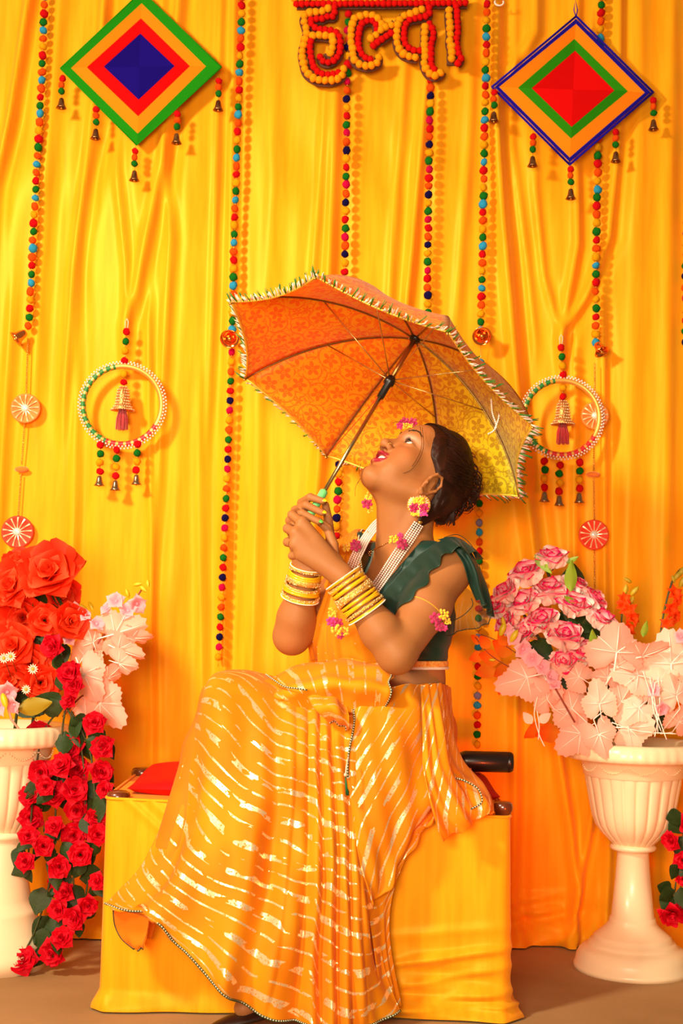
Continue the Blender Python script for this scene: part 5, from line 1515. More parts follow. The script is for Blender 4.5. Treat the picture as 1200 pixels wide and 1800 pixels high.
def sari_material(name, base, base2, stripes=True, period=.060, trans=.22, glit=0.0):
    m = bpy.data.materials.new(name); m.use_nodes = True; T = NT(m); b = m.node_tree.nodes['Principled BSDF']
    at = T.n('ShaderNodeAttribute'); at.attribute_name = 'st'   # metres down the cloth
    au = T.n('ShaderNodeAttribute'); au.attribute_name = 'su'   # metres across
    tc = T.n('ShaderNodeTexCoord'); nz = T.n('ShaderNodeTexNoise'); nz.inputs['Scale'].default_value = 7
    T.l(tc.outputs['Object'], nz.inputs['Vector'])
    r = T.n('ShaderNodeValToRGB'); r.color_ramp.elements[0].color = base; r.color_ramp.elements[1].color = base2
    r.color_ramp.elements[0].position = .4; r.color_ramp.elements[1].position = .62
    T.l(nz.outputs['Fac'], r.inputs['Fac']); T.l(r.outputs['Color'], b.inputs['Base Color'])
    b.inputs['Roughness'].default_value = .6; b.inputs['Sheen Weight'].default_value = .06; b.inputs['Specular IOR Level'].default_value = .15
    wv = T.n('ShaderNodeTexNoise'); wv.inputs['Scale'].default_value = 500; T.l(tc.outputs['Object'], wv.inputs['Vector'])
    bp = T.n('ShaderNodeBump'); bp.inputs['Strength'].default_value = .25; bp.inputs['Distance'].default_value = .001; T.l(wv.outputs['Fac'], bp.inputs['Height']); T.l(bp.outputs['Normal'], b.inputs['Normal'])
    tr = T.n('ShaderNodeBsdfTranslucent'); T.l(r.outputs['Color'], tr.inputs['Color'])
    mx = T.n('ShaderNodeMixShader'); mx.inputs[0].default_value = trans
    T.l(b.outputs[0], mx.inputs[1]); T.l(tr.outputs[0], mx.inputs[2]); out = m.node_tree.nodes['Material Output']
    if not stripes:
        if glit:
            g = T.n('ShaderNodeTexVoronoi'); g.inputs['Scale'].default_value = 60; T.l(tc.outputs['Object'], g.inputs['Vector'])
            f = T.m('LESS_THAN', g.outputs['Distance'], glit)
        else:
            T.l(mx.outputs[0], out.inputs['Surface']); return m
    else:
        cb = T.n('ShaderNodeCombineXYZ'); T.l(T.m('MULTIPLY', au.outputs['Fac'], 26), cb.inputs[0]); T.l(T.m('MULTIPLY', at.outputs['Fac'], 60), cb.inputs[1])
        n1 = T.n('ShaderNodeTexNoise'); n1.inputs['Scale'].default_value = 1.0; n1.inputs['Detail'].default_value = 1; T.l(cb.outputs[0], n1.inputs['Vector'])
        cc = T.n('ShaderNodeCombineXYZ'); T.l(T.m('MULTIPLY', au.outputs['Fac'], 7), cc.inputs[0]); T.l(T.m('MULTIPLY', at.outputs['Fac'], 18), cc.inputs[1])
        n2 = T.n('ShaderNodeTexNoise'); n2.inputs['Scale'].default_value = 1.0; n2.inputs['Detail'].default_value = 1; T.l(cc.outputs[0], n2.inputs['Vector'])
        fine = T.n('ShaderNodeTexNoise'); fine.inputs['Scale'].default_value = 260; T.l(tc.outputs['Object'], fine.inputs['Vector'])
        ph = T.m('FRACT', T.m('DIVIDE', at.outputs['Fac'], period))
        thick = T.m('LESS_THAN', T.m('ABSOLUTE', T.m('SUBTRACT', ph, .25)), .105)
        thin = T.m('LESS_THAN', T.m('ABSOLUTE', T.m('SUBTRACT', ph, .75)), .035)
        brk1 = T.m('GREATER_THAN', T.m('ADD', n1.outputs['Fac'], T.m('MULTIPLY', n2.outputs['Fac'], .5)), .72)
        brk2 = T.m('GREATER_THAN', n1.outputs['Fac'], .44)
        f = T.m('MAXIMUM', T.m('MULTIPLY', thick, brk1), T.m('MULTIPLY', thin, brk2))
        f = T.m('MULTIPLY', f, T.m('GREATER_THAN', fine.outputs['Fac'], .40))
    fo = T.n('ShaderNodeBsdfPrincipled'); fo.inputs['Base Color'].default_value = (1.0, .72, .40, 1); fo.inputs['Metallic'].default_value = .55; fo.inputs['Roughness'].default_value = .30
    fb = T.n('ShaderNodeBump'); fb.inputs['Strength'].default_value = .5; fb.inputs['Distance'].default_value = .001
    fn = T.n('ShaderNodeTexNoise'); fn.inputs['Scale'].default_value = 160; T.l(tc.outputs['Object'], fn.inputs['Vector']); T.l(fn.outputs['Fac'], fb.inputs['Height']); T.l(fb.outputs['Normal'], fo.inputs['Normal'])
    m2 = T.n('ShaderNodeMixShader'); T.l(f, m2.inputs[0]); T.l(mx.outputs[0], m2.inputs[1]); T.l(fo.outputs[0], m2.inputs[2]); T.l(m2.outputs[0], out.inputs['Surface'])
    return m
SA = (0.95, 0.26, 0.004, 1); SB = (0.96, 0.35, 0.006, 1)
sari = sari_material('sari_striped', SA, SB)
sari_top = sari_material('sari_chest', (0.93, 0.27, 0.008, 1), (0.94, 0.34, 0.010, 1), stripes=False, glit=.10)
sari_in = sari_material('sari_lining', (0.90, 0.24, 0.01, 1), (0.92, 0.30, 0.01, 1), stripes=False, trans=.3)
MATS['sari_lining'] = sari_in

def spline_grid(rows, nu, nv):
    """control rows of points -> dense smooth grid"""
    cols = [catmull(r, nu) for r in rows]
    m = len(cols[0]); G = []
    tr = [catmull([cols[i][j] for i in range(len(cols))], nv) for j in range(m)]
    return [[tr[j][i] for j in range(m)] for i in range(len(tr[0]))]

def cloth(name, rows, mats, nu=12, nv=12, folds=None, thick=.0025, push=None, st0=0.0, parent=None, stdir='v', st_fn=None, pmin=.008):
    """a draped sheet: control rows (pixel x, pixel y, depth) -> spline surface + folds(u, v) in metres along the normal"""
    parent = parent or woman
    G = spline_grid([[P(*q) for q in r] for r in rows], nu, nv)
    R, Cn = len(G), len(G[0])
    A = np.array([[list(p) for p in r] for r in G])
    du = np.gradient(A, axis=1); dv = np.gradient(A, axis=0); nn = np.cross(du, dv); nn /= np.maximum(np.linalg.norm(nn, axis=-1, keepdims=True), 1e-9)
    if nn[..., 1].mean() > 0: nn = -nn
    U, Vv = np.meshgrid(np.linspace(0, 1, Cn), np.linspace(0, 1, R))
    if folds is not None: A = A + nn*folds(U, Vv)[..., None]
    if push is not None:
        for it in range(5):
            d = push(A); k = np.clip(pmin-d, 0, .03)[..., None]
            A = A + np.array([0, -1.0, 0])*k*1.2
    st = np.zeros((R, Cn)); su = np.zeros((R, Cn))
    st[1:] = np.cumsum(np.linalg.norm(np.diff(A, axis=0), axis=-1), axis=0); su[:, 1:] = np.cumsum(np.linalg.norm(np.diff(A, axis=1), axis=-1), axis=1)
    st = st.mean(axis=1, keepdims=True)*.75+st*.25
    if st_fn is not None: st = st_fn(U, Vv, st, su)
    if stdir == 'u': st, su = su.mean(axis=0, keepdims=True).repeat(R, 0), st
    st = st+st0
    du = np.gradient(A, axis=1); dv = np.gradient(A, axis=0); n2 = np.cross(du, dv); n2 /= np.maximum(np.linalg.norm(n2, axis=-1, keepdims=True), 1e-9)
    if n2[..., 1].mean() > 0: n2 = -n2
    Bk = A - n2*thick
    V = np.concatenate([A.reshape(-1, 3), Bk.reshape(-1, 3)])-np.array(parent['_o'])
    i = np.arange(R-1)[:, None]*Cn+np.arange(Cn-1)[None, :]
    f1 = np.stack([i, i+1, i+Cn+1, i+Cn], -1).reshape(-1, 4); o = R*Cn; f2 = f1[:, ::-1]+o
    def strip(a): a = np.array(a); return np.stack([a[:-1], a[1:], a[1:]+o, a[:-1]+o], -1)
    e = np.concatenate([strip(np.arange(Cn)), strip((R-1)*Cn+np.arange(Cn)), strip(np.arange(R)*Cn), strip(np.arange(R)*Cn+Cn-1)])
    F = np.concatenate([f1, f2, e])
    me = bpy.data.meshes.new(name)
    me.vertices.add(len(V)); me.vertices.foreach_set('co', V.ravel()); me.loops.add(F.size); me.loops.foreach_set('vertex_index', F.ravel().astype(np.int32))
    me.polygons.add(len(F)); me.polygons.foreach_set('loop_start', np.arange(0, F.size, 4)); me.polygons.foreach_set('loop_total', np.full(len(F), 4))
    me.update(calc_edges=True); me.shade_smooth(); me.materials.append(mats)
    for nm, arr in (('st', st), ('su', su)):
        a = me.attributes.new(nm, 'FLOAT', 'POINT'); a.data.foreach_set('value', np.concatenate([np.broadcast_to(arr, (R, Cn)).ravel()]*2).astype(np.float32))
    return link(name, me, parent), A

trimg = mat('green_trim', '#2c4a30', .5); trimw = mat('silver_trim', '#f0e0c0', .3, .4); dark_edge = mat('dark_green_edge', '#223a24', .5)
def trim(name, pts, parent, r=.0022):
    """piping of green with small silver stitches along an edge"""
    pts = [Vector(p) for p in pts]; mb = MB(); mb.tube(pts, r, 6)
    o = mb.build(name, trimg, parent)
    mb = MB()
    for k, p in enumerate(resample(pts, .0060)): mb.ball(p+Vector((0, -r*.9, r*.3)), (.0018, .0014, .0018), 6, 4)
    b = mb.build('trim_stitches', trimw, o); b['kind'] = 'stuff'
    return o

# ---------------------------------------------------------------- blouse
BF = Field(); BF.p = [q for q in FD.p if q[9] == 'torso']
NL = (P(742, 948, .1), P(628, 1082, .05))
nd = (NL[1]-NL[0]); nrm = Vector((-nd.z, 0, nd.x)).normalized()
if nrm.x < 0: nrm = -nrm
HEM_Z = P(740, 1163, .1).z
def blouse_cut(X, D):
    a = -((X-A3(NL[0])) @ A3(nrm))
    z = HEM_Z - X[..., 2]
    sh = (X-A3(S_L)) @ A3(Lt) - .022      # armhole
    back = X[..., 2] - (P(790, 952, .15).z)
    D = D-.0055+.0008*np.sin(190*X[..., 2]+40*X[..., 0])
    a = np.where(X[..., 1] > .19, -1, a)
    return np.maximum(np.maximum(np.maximum(D, a), z), np.maximum(sh, back))
blouse_m = mat('green_satin_blouse', '#0f3a34', .45, sheen=.03, noise=(18, '#0f352c', .2), bump=(60, .2))
me, _ = surface(BF, (-.15, -.1, .65), (.40, .42, 1.15), .003, 'blouse', blouse_m, extra=blouse_cut, origin=WO)
blouse = link('blouse', me, woman)
# far shoulder piece of the blouse and hem band
def band(name, field, z0, z1, off, m, x0, x1, tilt=0.0):
    def cut(X, D):
        zz = X[..., 2]-tilt*(X[..., 0]-.1)
        return np.maximum(np.maximum(D-off, z0-zz), zz-z1)
    me, _ = surface(field, (x0, -.1, z0-.06), (x1, .42, z1+.06), .003, name, m, extra=cut, origin=WO)
    return link(name, me, woman)
zb = P(740, 1163, .1).z
band('blouse_hem_band', BF, zb-.014, zb+.001, .0075, mat('orange_brocade', '#e87818', .5, noise=(150, '#f8c060', .15)), -.12, .36)
band('white_lace', BF, zb-.0195, zb-.0125, .0085, mat('white_lace', '#f4e0c8', .6, bump=(400, .6)), -.12, .36)

# ruffled sleeve: layered organza
org = mat('green_organza', '#163f32', .5, trans=.3, sheen=.08, noise=(12, '#12382e', .2))
orgs = bpy.data.materials.new('sheer_organza'); orgs.use_nodes = True; T = NT(orgs); b = orgs.node_tree.nodes['Principled BSDF']
b.inputs['Base Color'].default_value = lin('#2c3a20'); b.inputs['Roughness'].default_value = .5; b.inputs['Alpha'].default_value = .30; b.inputs['Sheen Weight'].default_value = .5
def wav(fr, am, ph=0, grow=True):
    return lambda u, v: am*np.sin(fr*2*np.pi*u+ph+1.5*v)*(v if grow else 1)
rf, Ar = cloth('sleeve_ruffle', [
  [(655,1075,.06),(675,1040,.07),(705,1005,.075),(740,972,.07),(775,950,.06),(800,945,.10),(812,950,.16)],
  [(668,1082,.04),(690,1050,.045),(722,1015,.05),(755,980,.04),(785,958,.03),(818,958,.08),(832,965,.15)],
  [(682,1090,.035),(708,1062,.03),(742,1030,.02),(768,992,.01),(796,966,.01),(830,972,.05),(845,985,.14)],
  ], org, 12, 10, wav(7, .007), thick=.0008, push=FD, pmin=.005)
mb = MB(); mb.tube([Vector(p) for p in Ar[-1]], .0010, 5); mb.build('ruffle_edge', dark_edge, rf)
rf2, Ar2 = cloth('sleeve_ruffle', [
  [(770,948,.08),(795,943,.09),(815,950,.12),(822,958,.17)],
  [(792,960,.05),(815,965,.04),(834,985,.09),(838,990,.17)],
  [(812,985,.05),(832,1000,.03),(848,1020,.08),(852,1025,.16)],
  [(826,1020,.06),(840,1035,.04),(856,1050,.08),(860,1060,.15)],
  [(842,1052,.07),(850,1062,.05),(858,1072,.08),(863,1085,.14)],
  ], org, 12, 10, wav(3, .008), thick=.0008, push=FD, pmin=.004)
mb = MB(); mb.tube([Vector(p) for p in Ar2[:, 0]], .0010, 5); mb.tube([Vector(p) for p in Ar2[-1]], .0010, 5); mb.build('ruffle_edge', dark_edge, rf2)
rf3, Ar3 = cloth('sheer_flounce', [
  [(800,1020,.12),(815,1030,.11),(835,1045,.12),(850,1060,.13)],
  [(795,1060,.12),(812,1055,.10),(838,1062,.11),(858,1078,.12)],
  [(790,1088,.12),(810,1082,.10),(832,1080,.10),(862,1080,.11)],
  [(786,1118,.12),(812,1108,.10),(840,1104,.10),(856,1094,.11)]], orgs, 12, 10, wav(3, .008, 1), thick=.0006)
mb = MB()
mb.tube([Vector(p) for p in Ar3[-1]], .0011, 5); mb.tube([Vector(p) for p in Ar3[:, -1]], .0011, 5)
mb.tube(catmull([P(*q) for q in [(792,1092,.11),(812,1083,.10),(830,1065,.10),(828,1052,.10)]], 6), .0010, 5)
mb.tube(catmull([P(*q) for q in [(780,945,.10),(805,940,.12),(828,958,.13),(840,985,.13),(848,1020,.12),(852,1040,.12)]], 6), .0009, 5)
mb.build('ruffle_edge', dark_edge, rf3)

# ---------------------------------------------------------------- sari over the chest
TH = FD.pick(['torso', 'hip', 'leg'])
NOARM = Field(); NOARM.p = [q for q in FD.p if q[9] in ('torso', 'neck', 'head', 'hip')]
def chest_folds(u, v):
    return (.005*np.sin(2*np.pi*(5.0*u+.4*np.sin(3*v)))*(.4+.6*v) + .0025*np.sin(2*np.pi*(11*u+.3*v))+.004*np.sin(2*np.pi*(2*u-1.5*v)))*np.clip((v-.12)*3, .15, 1)
dr, Ad = cloth('sari_drape', [
  [(596,965,.38),(608,950,.37),(626,936,.35),(642,932,.33)],
  [(590,956,.32),(604,943,.30),(624,931,.28),(636,932,.26)],
  [(585,965,.24),(600,952,.215),(620,944,.195),(630,948,.18)],
  [(582,995,.26),(592,990,.15),(612,985,.13),(634,985,.12)],
  [(566,1040,.26),(574,1035,.14),(602,1030,.10),(642,1030,.09)],
  [(552,1085,.26),(557,1080,.14),(595,1080,.09),(655,1085,.08)],
  [(546,1125,.26),(549,1122,.15),(595,1128,.10),(672,1130,.10)],
  [(550,1160,.26),(554,1160,.17),(600,1168,.12),(690,1165,.12)]], sari_top, 16, 12, chest_folds, push=NOARM, pmin=.007)
trim('sari_trim', [Vector(p)+Vector((0,-.002,0)) for p in Ad[10:75, -1]], dr, .0018)
# green far-shoulder strap seen behind the necklace
mb = MB(); mb.ball(P(632, 946, .215), (.012, .02, .016), 14, 10); mb.build('blouse_shoulder', blouse_m, woman)

# ---------------------------------------------------------------- petticoat under the sari
PF = Field(); PF.p = [q for q in FD.p if q[9] in ('leg', 'hip')]
zw = P(740, 1205, .1).z
def pet_cut(X, D):
    D = D-.011
    a1 = (X-A3(AN1.lerp(K1, .12))) @ A3((AN1-K1).normalized()); a2 = (X-A3(AN2.lerp(K2, .12))) @ A3((AN2-K2).normalized())
    low = np.where(X[..., 0] < -.16, np.maximum(a1, -9), a2)
    low = np.where(X[..., 2] > .35, -1, low)
    top = X[..., 2]-zw+.01
    return np.maximum(np.maximum(D, top), low)
me, _ = surface(PF, (-.50, -.22, .03), (.36, .46, .80), .006, 'petticoat', sari_in, extra=pet_cut, origin=WO)
link('petticoat', me, woman)

# ---------------------------------------------------------------- sari skirt
def ridge(x, s=2.0): return 1-np.abs(np.sin(np.pi*x))**(1/s)*1.0
def skirt_folds(u, v):
    g = np.clip(v*1.15-.10, 0, 1)
    # narrow hanging pleats right of the middle, fanning from the waist
    c = np.exp(-((u-.66)/.13)**2)
    f = .034*c*g**.6*(np.abs(np.sin(np.pi*(u-.50)*15))-.5)
    c2 = np.exp(-((u-.42)/.12)**2); f += .022*c2*g*(np.sin(2*np.pi*(u*7-.35*v)))
    # broad soft folds over the raised shin
    f += .018*g*np.exp(-((u-.12)/.14)**2)*np.sin(2*np.pi*(u*6+.25*v))
    f += .007*np.sin(2*np.pi*(3*u+2.2*v))*g
    f += .011*g*(1-c)*np.sin(2*np.pi*(2.4*u-.9*v)+1.0)
    f += .0035*np.sin(2*np.pi*(9*u-3*v)+2*np.sin(5*v))*g
    f += .006*np.exp(-((v-.22-.5*np.abs(u-.62))/.03)**2)*np.exp(-((u-.5)/.2)**2)
    return f
sk, As = cloth('sari_skirt', [
 [(372,1208,.16),(383,1182,.18),(428,1177,.19),(470,1186,.20),(520,1198,.20),(560,1212,.18),(600,1230,.14),(642,1226,.10),(690,1212,.08)],
 [(360,1212,.06),(374,1192,.03),(428,1190,.03),(475,1205,.04),(520,1226,.04),(560,1243,.03),(600,1260,.0),(645,1258,-.01),(692,1245,-.01)],
 [(342,1268,.03),(368,1262,-.05),(425,1262,-.06),(475,1275,-.06),(520,1292,-.06),(560,1304,-.06),(600,1312,-.055),(650,1312,-.05),(695,1302,-.03)],
 [(322,1345,.02),(355,1350,-.07),(415,1355,-.10),(470,1360,-.10),(520,1366,-.10),(562,1369,-.09),(605,1371,-.08),(650,1381,-.065),(690,1386,-.04)],
 [(298,1430,.0),(332,1445,-.09),(398,1455,-.13),(460,1460,-.13),(515,1463,-.12),(565,1466,-.11),(610,1469,-.10),(648,1473,-.085),(678,1480,-.05)],
 [(250,1518,-.05),(293,1535,-.13),(370,1550,-.16),(440,1558,-.16),(505,1561,-.15),(565,1563,-.14),(612,1566,-.13),(643,1569,-.11),(664,1572,-.07)],
 [(206,1580,-.08),(252,1598,-.16),(328,1635,-.185),(408,1672,-.185),(490,1690,-.175),(560,1694,-.155),(612,1694,-.145),(650,1691,-.12),(680,1686,-.075)],
 [(197,1597,-.09),(262,1612,-.17),(325,1672,-.195),(388,1738,-.19),(468,1787,-.175),(560,1802,-.165),(615,1806,-.155),(662,1797,-.125),(706,1776,-.085)]],
 sari, 22, 22, skirt_folds, push=TH, pmin=.010, st_fn=lambda U, V, st, su: st - .42*np.minimum(su, .42) + .02*np.sin(9*U+4*V))
trim('hem_trim', [Vector(p)+Vector((0,-.001,0)) for p in As[-1]], sk, .0026)

def hip_folds(u, v):
    return (.005*np.sin(2*np.pi*(2.2*u+1.4*v))*(.3+v) + .003*np.sin(2*np.pi*(5*u-2*v)) + .010*np.clip(v-.55, 0, 1)*np.sin(2*np.pi*(3*u+2*v)))
def hip_st(U, V, st, su): return (st*.55+su*1.0 + .03*V)
hp_, Ah = cloth('sari_hip_wrap', [
 [(618,1222,.02),(665,1208,.035),(725,1203,.06),(775,1202,.13),(787,1206,.27)],
 [(622,1270,-.025),(668,1255,-.03),(728,1248,.0),(781,1250,.11),(793,1256,.27)],
 [(612,1335,-.065),(664,1330,-.075),(728,1322,-.04),(784,1322,.08),(799,1330,.27)],
 [(612,1400,-.085),(662,1402,-.09),(725,1398,-.07),(775,1388,.0),(800,1385,.18)],
 [(622,1462,-.095),(664,1462,-.095),(712,1450,-.08),(752,1432,-.045),(778,1425,-.02)],
 [(636,1530,-.10),(668,1524,-.09),(700,1500,-.07),(730,1470,-.05),(748,1450,-.045)],
 [(652,1592,-.10),(668,1578,-.085),(690,1548,-.065),(716,1500,-.05),(738,1462,-.045)]], sari, 16, 14, hip_folds, push=TH, pmin=.012, st_fn=hip_st)
trim('wrap_trim', [Vector(p)+Vector((0,-.002,0)) for p in Ah[8:36, 0]], hp_, .0024)
# lower right fall of the sheer cloth over the bench front
cloth('sari_fall', [
 [(640,1560,-.085),(662,1566,-.07),(690,1535,-.06),(722,1485,-.045)],
 [(650,1620,-.09),(668,1610,-.065),(676,1600,-.055),(690,1570,-.045)],
 [(660,1700,-.09),(675,1690,-.065),(680,1680,-.055),(683,1650,-.045)],
 [(672,1790,-.09),(690,1782,-.07),(700,1776,-.06),(702,1770,-.045)]], sari, 10, 12, wav(2, .005))
# tail of the sari resting on the bench at the right
tl, At = cloth('sari_tail', [
 [(738,1206,.04),(760,1202,.04),(779,1202,.09),(790,1212,.20)],
 [(742,1280,-.025),(768,1280,-.02),(788,1285,.04),(797,1292,.18)],
 [(744,1350,-.065),(774,1352,-.06),(800,1342,.01),(818,1342,.14)],
 [(752,1402,-.085),(790,1404,-.075),(828,1385,-.02),(856,1380,.08)],
 [(764,1442,-.085),(802,1438,-.08),(842,1416,-.05),(871,1408,.01)],
 [(778,1478,-.075),(814,1460,-.07),(848,1436,-.05),(866,1422,-.03)]], sari, 14, 14,
 lambda u, v: .009*np.sin(2*np.pi*(2.6*u+.3*v))*(.4+.6*v)+.003*np.sin(2*np.pi*(6*u-1.5*v)), push=TH, pmin=.016, st_fn=lambda U, V, st, su: su*1.2+st*.5)
trim('tail_trim', catmull([P(*q) for q in [(800,1368,-.03),(815,1372,-.045),(838,1385,-.05),(846,1400,-.058),(845,1412,-.062),(828,1422,-.075)]], 6), tl, .0020)
# rolled waist folds
def belt_folds(u, v): return .004*np.sin(2*np.pi*(2.4*v-.5*u))+.003*np.sin(2*np.pi*(4*u+v))
bt, Ab = cloth('sari_waist_roll', [
 [(452,1205,.12),(492,1180,.12),(555,1160,.11),(620,1156,.10),(678,1166,.08),(690,1172,.07)],
 [(468,1215,.05),(510,1194,.03),(565,1178,.02),(622,1178,.01),(678,1186,.0),(686,1190,.01)],
 [(492,1232,.0),(525,1218,-.02),(572,1205,-.03),(624,1206,-.04),(676,1212,-.04),(682,1214,-.03)],
 [(520,1258,.03),(545,1250,.02),(582,1246,.0),(626,1252,.0),(670,1258,.0),(676,1258,.01)]], sari, 14, 12, belt_folds, push=TH, pmin=.016, stdir='u')
trim('roll_trim', [Vector(p)+Vector((0,-.003,0)) for p in Ab[:, -8]], bt, .0022)
trim('roll_trim', catmull([P(*q) for q in [(468,1186,.03),(482,1196,.0),(500,1207,-.02),(520,1210,-.035),(540,1213,-.04)]], 6), bt, .0018)
# loose loops of the tucked pleats
lp, Al = cloth('sari_tuck', [
 [(540,1225,-.02),(565,1222,-.04),(590,1228,-.04),(608,1240,-.03)],
 [(552,1245,-.07),(572,1240,-.085),(595,1245,-.085),(612,1258,-.07)],
 [(572,1262,-.06),(586,1264,-.07),(602,1270,-.07),(612,1279,-.06)],[(580,1268,-.03),(590,1270,-.03),(602,1276,-.03),(610,1283,-.03)]], sari, 10, 8, wav(2, .003, 0, False))
trim('tuck_trim', [Vector(p)+Vector((0,-.002,0)) for p in Al[-1]], lp, .0018)
# lifted hem corner and its dark opening at the left
hl, Ahl = cloth('hem_fold', [
 [(199,1597,-.10),(212,1600,-.12),(240,1606,-.13),(262,1614,-.14)],
 [(202,1625,-.09),(216,1632,-.10),(240,1638,-.11),(258,1640,-.12)],
 [(214,1648,-.09),(226,1658,-.10),(240,1662,-.11),(252,1660,-.12)],
 [(236,1666,-.09),(241,1669,-.10),(246,1669,-.105),(251,1666,-.11)]], sari_in, 10, 10, wav(2, .003, 0))
mb = MB(); mb.tube([Vector(p) for p in list(Ahl[:, 0])+list(Ahl[-1])], .0018, 6); mb.build('hem_fold_edge', dark_edge, hl)
cloth('hem_fold', [
 [(205,1600,-.02),(240,1604,-.05),(275,1620,-.06)],
 [(228,1628,-.02),(248,1625,-.05),(272,1632,-.06)],
 [(245,1650,-.02),(256,1650,-.05),(266,1650,-.06)]], sari_in, 10, 8)
# sandals
sh = mat('dark_sandal', '#2a160c', .4)
for tp, an in ((T2, AN2),):
    d = (tp-an); d.z *= .3; d.normalize(); x = d.cross(Vector((0,0,1)))
    mb = MB(); c = (tp*.6+an*.4)+Vector((0,0,-.030)); mb.ball(c, (.034, .100, .012), 20, 10, R=Matrix((x, d, x.cross(d))).transposed())
    s = mb.build('sandal', sh, woman)
    mb = MB(); mb.tube([tp+x*.034*math.cos(a)+Vector((0,0,1))*.026*math.sin(a)-d*.03 for a in [k*math.pi/10 for k in range(11)]], .006, 8); mb.build('sandal_strap', sh, s)
# tassel hanging from the wrap
grn_t = mat('green_tassel', '#1f6a34', .8)
mb = MB(); mb.tube(catmull([P(*q) for q in [(612,1330,-.10),(609,1345,-.115),(607,1362,-.12)]], 4), .0016, 6); mb.ball(P(607, 1362, -.12), .004, 8, 6)
tsl = mb.build('tassel_cord', trimw, woman)
mb = MB()
for k in range(22):
    a = rnd.uniform(0, 6.28); e = P(610+rnd.uniform(-3, 4), 1396+rnd.uniform(-3, 3), -.122+.004*math.sin(a)); mb.tube([P(607, 1363, -.12), P(608, 1380, -.122)+Vector((math.cos(a)*.002, math.sin(a)*.002, 0)), e], .0007, 4)
o = mb.build('tassel', grn_t, woman); o['kind'] = 'stuff'
# ---------------------------------------------------------------- umbrella
H0 = P(567, 868, .0210); H1 = P(730, 594, .179)
AX = (H1-H0).normalized()
RC = H1 - AX*.194                                     # centre of the rim circle
RR = .403
e1 = Vector((.86, 0, -.51)); e1 = (e1-AX*e1.dot(AX)).normalized(); e2 = AX.cross(e1).normalized()
if e2.y < 0: e2 = -e2                                  # e2: away from the lens, low in the picture
um = thing('umbrella', 'fringed brocade umbrella, orange turning lime at the lower right, held open above the woman', 'umbrella', H0)
def rib_pt(th, s):
    q = math.radians(54); r = RR*math.sin(s*q)/math.sin(q)
    h = .194*(1-(1-math.cos(s*q))/(1-math.cos(q)))
    return RC + (e1*math.cos(th)+e2*math.sin(th))*r + AX*h
TH_K = [math.radians(a) for a in (10, 54, 98.5, 143, 188.5, 235.5, 280, 323.5)]
bro = bpy.data.materials.new('brocade'); bro.use_nodes = True; T = NT(bro); b = bro.node_tree.nodes['Principled BSDF']
at = T.n('ShaderNodeAttribute'); at.attribute_name = 'uvm'; at.attribute_type = 'GEOMETRY'
def flowers(scale, offx, petals, base_r, amp, seed):
    mp = T.n('ShaderNodeVectorMath', operation='MULTIPLY_ADD'); mp.inputs[1].default_value = (scale, scale, 0); mp.inputs[2].default_value = (offx, offx*.7, 0)
    T.l(at.outputs['Vector'], mp.inputs[0])
    vo = T.n('ShaderNodeTexVoronoi'); vo.voronoi_dimensions = '2D'; vo.inputs['Scale'].default_value = 1.0; vo.inputs['Randomness'].default_value = .62
    T.l(mp.outputs[0], vo.inputs['Vector'])
    df = T.n('ShaderNodeVectorMath', operation='SUBTRACT'); T.l(mp.outputs[0], df.inputs[0]); T.l(vo.outputs['Position'], df.inputs[1])
    sx = T.n('ShaderNodeSeparateXYZ'); T.l(df.outputs[0], sx.inputs[0]); sc = T.n('ShaderNodeSeparateColor'); T.l(vo.outputs['Color'], sc.inputs[0])
    r = vo.outputs['Distance']; th = T.m('ARCTAN2', sx.outputs[1], sx.outputs[0])
    ang = T.m('ADD', T.m('MULTIPLY', th, petals/2.0), T.m('MULTIPLY', sc.outputs[0], 6.28))
    rad = T.m('MULTIPLY_ADD', T.m('ABSOLUTE', T.m('SINE', ang)), amp, base_r)
    f = T.m('LESS_THAN', r, rad); hole = T.m('GREATER_THAN', T.m('ABSOLUTE', T.m('SUBTRACT', r, .06)), .014)
    seam = T.m('GREATER_THAN', T.m('ADD', T.m('ABSOLUTE', T.m('COSINE', ang)), T.m('MULTIPLY', r, -1.2)), -.55)
    return T.m('MULTIPLY', f, hole), r, th, sc.outputs[0]
f1, r1, t1, c1 = flowers(17, 0, 5, .10, .26, 1)
f2, r2, t2, c2 = flowers(24, 5.3, 6, .05, .27, 2)
f2 = T.m('MULTIPLY', f2, T.m('GREATER_THAN', r1, .47))
# scrolling stems: spirals round every cell
sp1 = T.m('SINE', T.m('ADD', T.m('MULTIPLY', r1, 24), T.m('ADD', T.m('MULTIPLY', t1, T.m('MULTIPLY_ADD', T.m('GREATER_THAN', c1, .5), 4, -2)), T.m('MULTIPLY', c1, 9))))
sc_ = T.m('MULTIPLY', T.m('GREATER_THAN', sp1, .62), T.m('GREATER_THAN', r1, .38))
sp2 = T.m('SINE', T.m('ADD', T.m('MULTIPLY', r2, 20), T.m('MULTIPLY', t2, 3)))
sc2 = T.m('MULTIPLY', T.m('GREATER_THAN', sp2, .80), T.m('MULTIPLY', T.m('GREATER_THAN', r2, .34), T.m('GREATER_THAN', r1, .42)))
pat = T.m('MINIMUM', T.m('ADD', T.m('ADD', f1, f2), T.m('MULTIPLY', T.m('MAXIMUM', sc_, sc2), .9)), 1)
pan = T.n('ShaderNodeAttribute'); pan.attribute_name = 'lime'
g1 = T.n('ShaderNodeMix'); g1.data_type = 'RGBA'; g1.inputs[6].default_value = (1.0, .52, .010, 1); g1.inputs[7].default_value = (.80, .74, .012, 1); T.l(pan.outputs['Fac'], g1.inputs[0])
